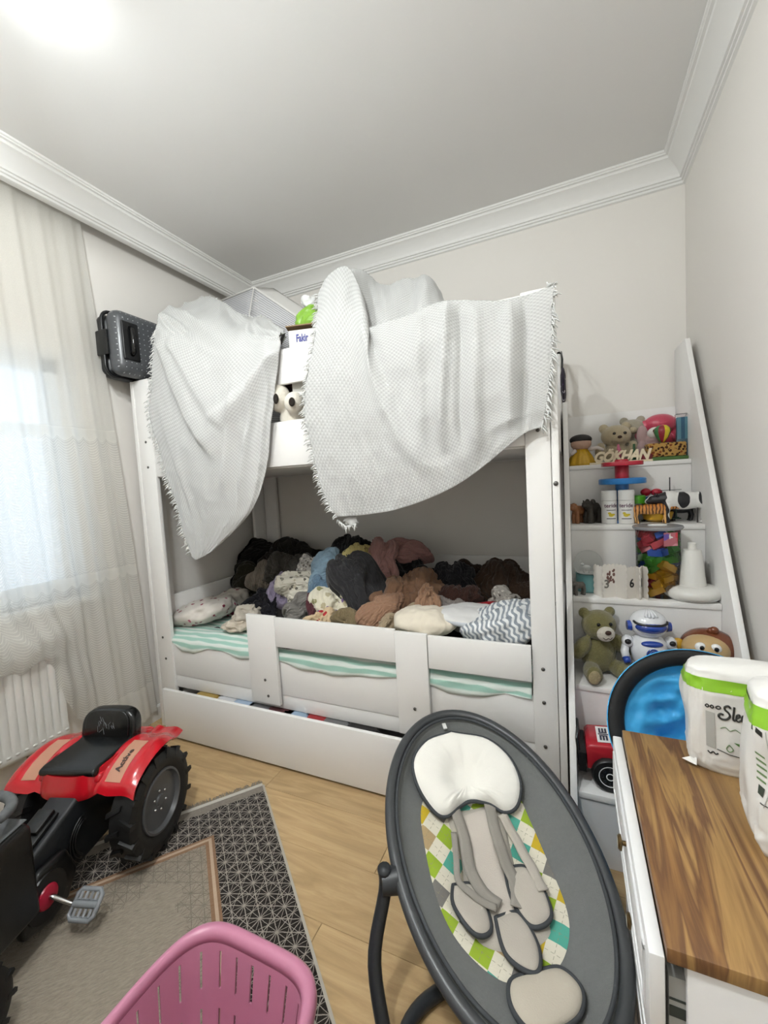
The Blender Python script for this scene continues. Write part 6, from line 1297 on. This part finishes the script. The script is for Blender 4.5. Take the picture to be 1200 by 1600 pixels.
stk([(-.086 + .0075 * i, .098 + .0022 * (1 if i % 2 else -1) - .0004 * i) for i in range(14)], .0006, 'thin_script', m_inkg)
stk([(-.092, .052), (-.04, .044), (.04, .040), (.11, .041)], .0007, 'line', m_inkk)
stk([(-.070, .068), (-.075, .059), (-.070, .054), (-.065, .059), (-.070, .068)], .0008, 'drop_icon', m_inkg, 24)
flt([(x - .052, z + .006) for x, z in [(.000, .046), (.004, .046), (.005, .058), (.018, .060), (.008, .064), (.006, .074), (.001, .066), (-.012, .068), (-.003, .060)]], 'plant_icon', M('plant_ink', '#4f7a3a', .5))
for x in (-.106, -.098, -.090): stk([(x - .003, .136), (x, .139), (x + .003, .136), (x, .133), (x - .003, .136)], .0011, 'small_icon', m_inkk, 14)
flt([(-.108, .055), (-.094, .052), (-.094, .124), (-.108, .126)], 'text_block', m_greyp); stk([(-.106, .045), (-.102, .041), (-.098, .045), (-.094, .041), (-.09, .044)], .0012, 'small_icon', m_inkk, 20)
part(MB().add([fr1(-.135, .012), fr1(-.125, .020), fr1(-.122, .010) + Vector((-.010, -.010, 0)), fr1(-.135, .004) + Vector((-.018, -.006, .004))], [(0, 1, 2, 3)]), 'torn_corner', m_film, tp, solid=.001)
tp2, fr2, stk2, flt2, dcl2, bnd2 = pack('white pack with green band at the frame edge, standing nearest on the chest', (.376, .800, CZ), -.16, .255, .115, .262, 9, False)
stk2([(-.110, .085), (-.08, .074), (-.03, .062), (.05, .055)], .0008, 'line', m_inkk); stk2([(-.104, .200), (-.104, .12), (-.106, .08)], .0007, 'line', m_greyp)
flt2([(-.122, .196), (-.106, .190), (-.106, .198), (-.122, .204)], 'dark_tab', m_inkk)
for k in range(5): flt2([(-.119, .160 - .010 * k), (-.108, .155 - .010 * k), (-.108, .158 - .010 * k), (-.119, .163 - .010 * k)], 'text_line', m_inkg)
flt2([(-.116, .112), (-.108, .108), (-.108, .094), (-.116, .098)], 'dark_block', M('block_green', '#3d463c', .5))

# ------------------------------------------------------------------ blue pop-up basket between chest and stairs
hc = at(1095, 1150, 1.235); n_ = Vector((-.12, -.86, .42)).normalized(); ex = Vector((1, 0, 0)); ex = (ex - n_ * ex.dot(n_)).normalized(); ey = n_.cross(ex); ey = ey if ey.z > 0 else -ey
pb = thing('pop_up_basket', 'blue pop up fabric basket with black rim behind the chest of drawers', 'basket', (hc[0], hc[1] + .05, 0))
R_ = .205; hcV = Vector(hc)
def hoop(rad, off, a): return hcV + ex * (rad * math.cos(a)) + ey * (rad * math.sin(a)) + n_ * off
A_ = np.linspace(0, 2 * PI, 72, endpoint=False)
m_bfab = M('blue_fabric', '#3aa6e0', .55, sheen=.2, bump=.2, bs=40)
part(MB().grid(np.array([[hoop(R_ + dr, of, a) for dr, of in ((.0, -.028), (.002, -.010), (.0, .004), (-.006, .008), (-.034, -.004), (-.036, -.02))] for a in A_]), closed_u=True), 'rim', M('black_binding', '#08080a', .7), pb, True, solid=.002, smooth=180)
part(MB().grid(np.array([[hoop(R_ + dr, of, a) for dr, of in ((.0035, -.040), (.0055, -.014), (.0035, .0035))] for a in A_]), closed_u=True), 'outer_edge', m_bfab, pb, True, solid=.002, smooth=180)
rads = np.linspace(0, 1, 26); P = np.array([[hoop((R_ - .03) * r, -.02 - .10 * (1 - r ** 2.2), a) for r in rads[1:]] for a in A_]); N = gnormals(P)
fq = ridge(P.reshape(-1, 3) * np.array([9, 9, 16]) + 3, 4).reshape(P.shape[:2]) - .5; fq2 = ridge(P.reshape(-1, 3) * 28 + 7, 6).reshape(P.shape[:2]) - .5
P = P + np.array(n_)[None, None] * ((fq * .085 + fq2 * .022) * np.sin(rads[1:] * PI)[None])[..., None]
part(MB().grid(P, closed_u=True), 'lining', m_bfab, pb, True, smooth=180)
bot = np.array([[hoop(R_ - .002, -.03, a) * (1 - k) + Vector((hcV.x + .13 * math.cos(a), hcV.y + .055 + .09 * math.sin(a), .003)) * k for k in np.linspace(0, 1, 10)] for a in A_])
bot = bot.astype(float); bot[:, 1:-1] += ((vnoise(bot[:, 1:-1].reshape(-1, 3) * 12, 3).reshape(bot[:, 1:-1].shape[:2]) - .5) * .02)[..., None] * np.array([1, .4, 0])
part(MB().grid(bot, closed_u=True), 'side', m_bfab, pb, True, smooth=180)
# ------------------------------------------------------------------ baby swing
SU, SV, SW = Vector((-.5226, .799, .2974)), Vector((-.8369, -.5474, 0)), Vector((.1628, -.2489, .9547)); SCn = Vector((-.211, 1.026, .323))
SA, SB = .393, .252
swg = thing('baby_swing', 'dark grey oval baby swing with cream head pillow in front of the bunk bed', 'baby swing', (-.211, 1.026, 0))
def L(u, v, w=0.0): return SCn + SU * u + SV * v + SW * w
m_ring = M('swing_tube', '#3b3d3f', .38, bump=.03, bs=90); m_gfab = M('swing_grey_fabric', '#6f716f', .92, spec=.15, bump=.4, bs=420, var=.12, vsc=120, sheen=.2)
m_pipe2 = M('swing_piping', '#3b3e41', .85); m_crm = M('swing_cream', '#f0ede5', .9, spec=.1, bump=.25, bs=320, sheen=.2); m_bge = M('swing_beige', '#b5aea3', .92, spec=.1, bump=.3, bs=320, sheen=.2); m_stp = M('swing_strap', '#8d8880', .85, bump=.2, bs=300)
def egg(a, k=1.0): return (SA * k * math.cos(a), SB * k * (1 + .013 * math.cos(a)) * math.sin(a))
A_ = np.linspace(0, 2 * PI, 120, endpoint=False)
part(MB().tube([L(*egg(a)) for a in A_], .0155, 12, closed=True), 'ring', m_ring, swg, True, smooth=180)
part(MB().tube([L(*egg(a, .935), .010) for a in A_], .0045, 8, closed=True), 'seam_piping', m_pipe2, swg, True, smooth=180)
def dish(u, v):                                    # depth of the seat below the ring plane
    r = min(1, math.hypot(u / SA, v / SB)); d = -.085 * max(0, 1 - r ** 2.6); return d - .030 * math.exp(-((u + .06) / .13) ** 2) * max(0, 1 - (r / .9) ** 2)
# grey fabric border: from the ring down into the dish
ks = np.linspace(.985, .02, 30)
P = np.array([[L(*egg(a, k), dish(*egg(a, k)) + .012 * math.sin(min(1, (1 - k) / .10) * PI)) for k in ks] for a in A_])
part(MB().grid(P, closed_u=True), 'seat_fabric', m_gfab, swg, True, smooth=180)
P = np.array([[L(*egg(a, k), -.012 + dish(*egg(a, k)) * 1.05 - .012 * (1 - k)) for k in np.linspace(.98, .02, 10)] for a in A_]); part(MB().grid(P, closed_u=True), 'seat_underside', m_gfab, swg, True, smooth=180)
# argyle lining
t = NT('argyle'); t.set(.92, spec=.1, sheen=.2); s = t.sep(t.coord('UV')); a_ = t.math('ADD', t.math('DIVIDE', s[0], .062), t.math('DIVIDE', s[1], .062)); b_ = t.math('SUBTRACT', t.math('DIVIDE', s[0], .062), t.math('DIVIDE', s[1], .062))
ia, ib = t.math('FLOOR', a_), t.math('FLOOR', b_); wn = t.new('ShaderNodeTexWhiteNoise', noise_dimensions='2D'); t.link(t.comb(t.math('ADD', ia, .5), t.math('ADD', ib, 3.5)), wn.inputs['Vector'])
pal = t.ramp(wn.outputs['Value'], [(0, '#93ad35'), (.24, '#55a592'), (.42, '#c3a82e'), (.58, '#77746f'), (.76, '#93ad35'), (.9, '#ad9670')], True)
chk = t.math('MULTIPLY', t.math('LESS_THAN', t.math('ABSOLUTE', t.math('SUBTRACT', t.math('MODULO', t.math('ABSOLUTE', t.math('ADD', ia, ib)), 2.0), 1.0)), .5), 1.0)
base = t.mix(chk, '#dcd6c4', pal)
fa = t.math('ABSOLUTE', t.math('SUBTRACT', t.math('FRACT', t.math('ADD', a_, .5)), .5)); fb = t.math('ABSOLUTE', t.math('SUBTRACT', t.math('FRACT', t.math('ADD', b_, .5)), .5))
fa2 = t.math('ABSOLUTE', t.math('SUBTRACT', t.math('FRACT', a_), .5)); fb2 = t.math('ABSOLUTE', t.math('SUBTRACT', t.math('FRACT', b_), .5))
dash = t.math('GREATER_THAN', t.math('SINE', t.math('MULTIPLY', s[0], 2 * PI / .009)), -.2)
ln = t.math('MULTIPLY', t.math('LESS_THAN', t.math('MINIMUM', fa2, fb2), .014), dash)
t.base(t.mix(t.math('MULTIPLY', ln, .75), base, '#8d8a72')); t.bump(t.noise(t.coord(), 300, 3), .3, .002); m_arg = t.m
outl = [(.235, .0), (.20, .09), (.135, .148), (.03, .163), (-.09, .160), (-.17, .135), (-.235, .075), (-.25, .0), (-.235, -.065), (-.19, -.115), (-.13, -.140), (-.04, -.150), (.06, -.150), (.135, -.142), (.20, -.09)]
O = catmull(np.array(outl + [outl[0]]), 97)[:-1]; cu, cv = -.01, 0
P = []; UV = []
for (u0, v0) in O:
    row, ru = [], []
    for k in np.linspace(0, 1, 16):
        u, v = cu + (u0 - cu) * k, cv + (v0 - cv) * k; row.append(L(u, v, dish(u, v) + .010 * math.sqrt(max(0, 1 - k ** 6)) + .001)); ru.append((u, v))
    P.append(row); UV.append(ru)
P = np.array(P).astype(float); UV = np.array(UV); UV = np.concatenate([UV, UV[:1]]); P = np.concatenate([P, P[:1]])
part(MB().grid(P, UV), 'argyle_lining', m_arg, swg, True, smooth=180)
def pad(outline, h, off, mat, name, pipe=True, rip=0, dent=None, parent=None, nk=14):
    O = catmull(np.array(outline + [outline[0]]), 73)[:-1]; c = np.array(outline).mean(0); rows_ = []
    for (u0, v0) in O:
        row = []
        for k in np.linspace(1, 0, nk):
            u, v = c[0] + (u0 - c[0]) * k, c[1] + (v0 - c[1]) * k; z = h * (1 - k ** 4) ** .6 if k < 1 else 0
            if dent: z -= dent[2] * math.exp(-(((u - dent[0]) / dent[3]) ** 2 + ((v - dent[1]) / dent[3]) ** 2) ** 2)
            if rip: z += rip * math.sin(math.atan2(v - c[1], u - c[0]) * 34) * max(0, 1 - abs(k - .55) / .35) * .6
            row.append(L(u, v, dish(u, v) + off + z))
        rows_.append(row)
    o = part(MB().grid(np.array(rows_).astype(float), closed_u=True), name, mat, parent or swg, True, smooth=180)
    if pipe: part(MB().tube([L(u, v, dish(u, v) + off) for u, v in O], .0055, 8, closed=True), 'piping', m_pipe2, o, True, smooth=180)
    return o
# body pad down the middle with seat, then shoulder pads and straps
pad([(.12, .0), (.11, .075), (.02, .070), (-.06, .085), (-.12, .10), (-.175, .085), (-.20, .0), (-.18, -.075), (-.12, -.075), (-.05, -.065), (.03, -.075), (.11, -.085)], .016, .010, m_bge, 'body_pad', pipe=False)
pad([(.10, .035), (.02, .040), (-.09, .055), (-.135, .03), (-.135, -.015), (-.09, -.025), (.02, -.035), (.10, -.050)], .012, .022, M('swing_beige_light', '#c2bab0', .92, spec=.1, bump=.3, bs=320), 'centre_panel', pipe=False)
def strap(pts, w, name, mat, off=.03, th=.003):
    C = catmull(np.array(pts), 24); P = []
    for i, (u, v, z) in enumerate(C):
        d = C[min(i + 1, 23)] - C[max(i - 1, 0)]; n = np.array([-d[1], d[0]]); n = n / (np.linalg.norm(n) + 1e-9) * w / 2
        P.append([L(u + n[0] * q, v + n[1] * q, dish(u, v) + off + z + .002 * math.sin(i * .9)) for q in (-1, -.33, .33, 1)])
    return part(MB().grid(np.array(P).astype(float)), name, mat, swg, True, solid=th, smooth=180)
strap([(.115, .055, 0), (.05, .050, .006), (-.02, .060, .012), (-.075, .050, .014), (-.115, .020, .010)], .030, 'shoulder_strap', m_stp); strap([(.115, -.050, 0), (.05, -.040, .008), (-.02, -.038, .010), (-.08, -.040, .010), (-.125, -.02, .008)], .030, 'shoulder_strap', m_stp)
strap([(.06, .075, 0), (.0, .088, .01), (-.05, .100, .012), (-.09, .075, .02), (-.12, .03, .012)], .016, 'waist_strap', m_stp); strap([(.08, -.075, .0), (.02, -.085, .006), (-.05, -.095, .008), (-.11, -.095, .01)], .026, 'waist_strap', m_bge)
pad([(-.055, .115), (-.055, .065), (-.10, .050), (-.155, .060), (-.16, .10), (-.10, .128)], .016, .028, m_bge, 'hip_pad')
pad([(-.035, -.035), (-.045, -.085), (-.10, -.10), (-.16, -.085), (-.165, -.035), (-.10, -.020)], .016, .028, m_bge, 'hip_pad')
pad([(-.13, .035), (-.13, -.02), (-.20, -.03), (-.245, .0), (-.205, .045)], .014, .024, m_bge, 'crotch_pad')
pad([(-.24, .0), (-.245, .055), (-.285, .075), (-.325, .055), (-.33, .0), (-.318, -.050), (-.285, -.075), (-.245, -.055)], .020, .014, M('swing_cream2', '#bdb5a6', .9, spec=.1, bump=.3, bs=300), 'foot_pad')
pad([(.325, .0), (.305, .085), (.245, .146), (.175, .150), (.112, .118), (.098, .085), (.118, .04), (.128, .0), (.112, -.05), (.082, -.085), (.088, -.125), (.140, -.156), (.215, -.150), (.285, -.10)], .034, .030, m_crm, 'head_pillow', rip=.006, dent=(.180, .0, .022, .058), nk=22)
part(MB().obox(L(.352, .012, -.004), (.012, .022, .004), Matrix((SV, SU, SW)).transposed()), 'care_tag', M('tag_white', '#d6d6d2', .6), swg, True)
# stand: pivots at both sides and a base hoop
base_c = Vector((-.215, .80, 0)); m_leg = M('swing_leg', '#25282c', .4)
for s in (-1, 1):
    pv = L(-.045, s * (SB + .012), -.012) if s > 0 else L(-.06, s * (SB - .035), -.075); part(MB().cyl(pv - SV * s * .008, pv + SV * s * .030, .030, .026, 24), 'pivot', m_leg, swg, True, smooth=40)
    p1 = pv + SV * s * .022; e1 = p1 + SV * s * .02 + Vector((-.025, -.03, -.09)) ; 
    ft = Vector((p1.x, p1.y, 0)) + SV * s * .02 - Vector((SU.x, SU.y, 0)).normalized() * .10
    part(MB().tube(catmull(np.array([p1 + Vector((0, 0, .035)), p1 + Vector((0, 0, -.02)), p1 * .55 + ft * .45 + SV * s * .03, ft + SV * s * .012 + Vector((0, 0, .06)), ft + Vector((0, 0, .017)) + SU * -.0]), 20), .016, 12), 'leg', m_leg, swg, True, smooth=180)
    if s < 0: fR = ft
    else: fL = ft
mid = (fL + fR) / 2; ax = (fL - fR).normalized(); fw = Vector((SU.x, SU.y, 0)).normalized(); hw = (fL - fR).length / 2
loop = [mid + ax * (hw * math.copysign(abs(math.cos(a)) ** .6, math.cos(a))) + fw * (.22 * math.copysign(abs(math.sin(a)) ** .7, math.sin(a)) - .14) + Vector((0, 0, .0165)) for a in np.linspace(0, 2 * PI, 64, endpoint=False)]
part(MB().tube(loop, .016, 10, closed=True), 'base_hoop', m_leg, swg, True, smooth=180)
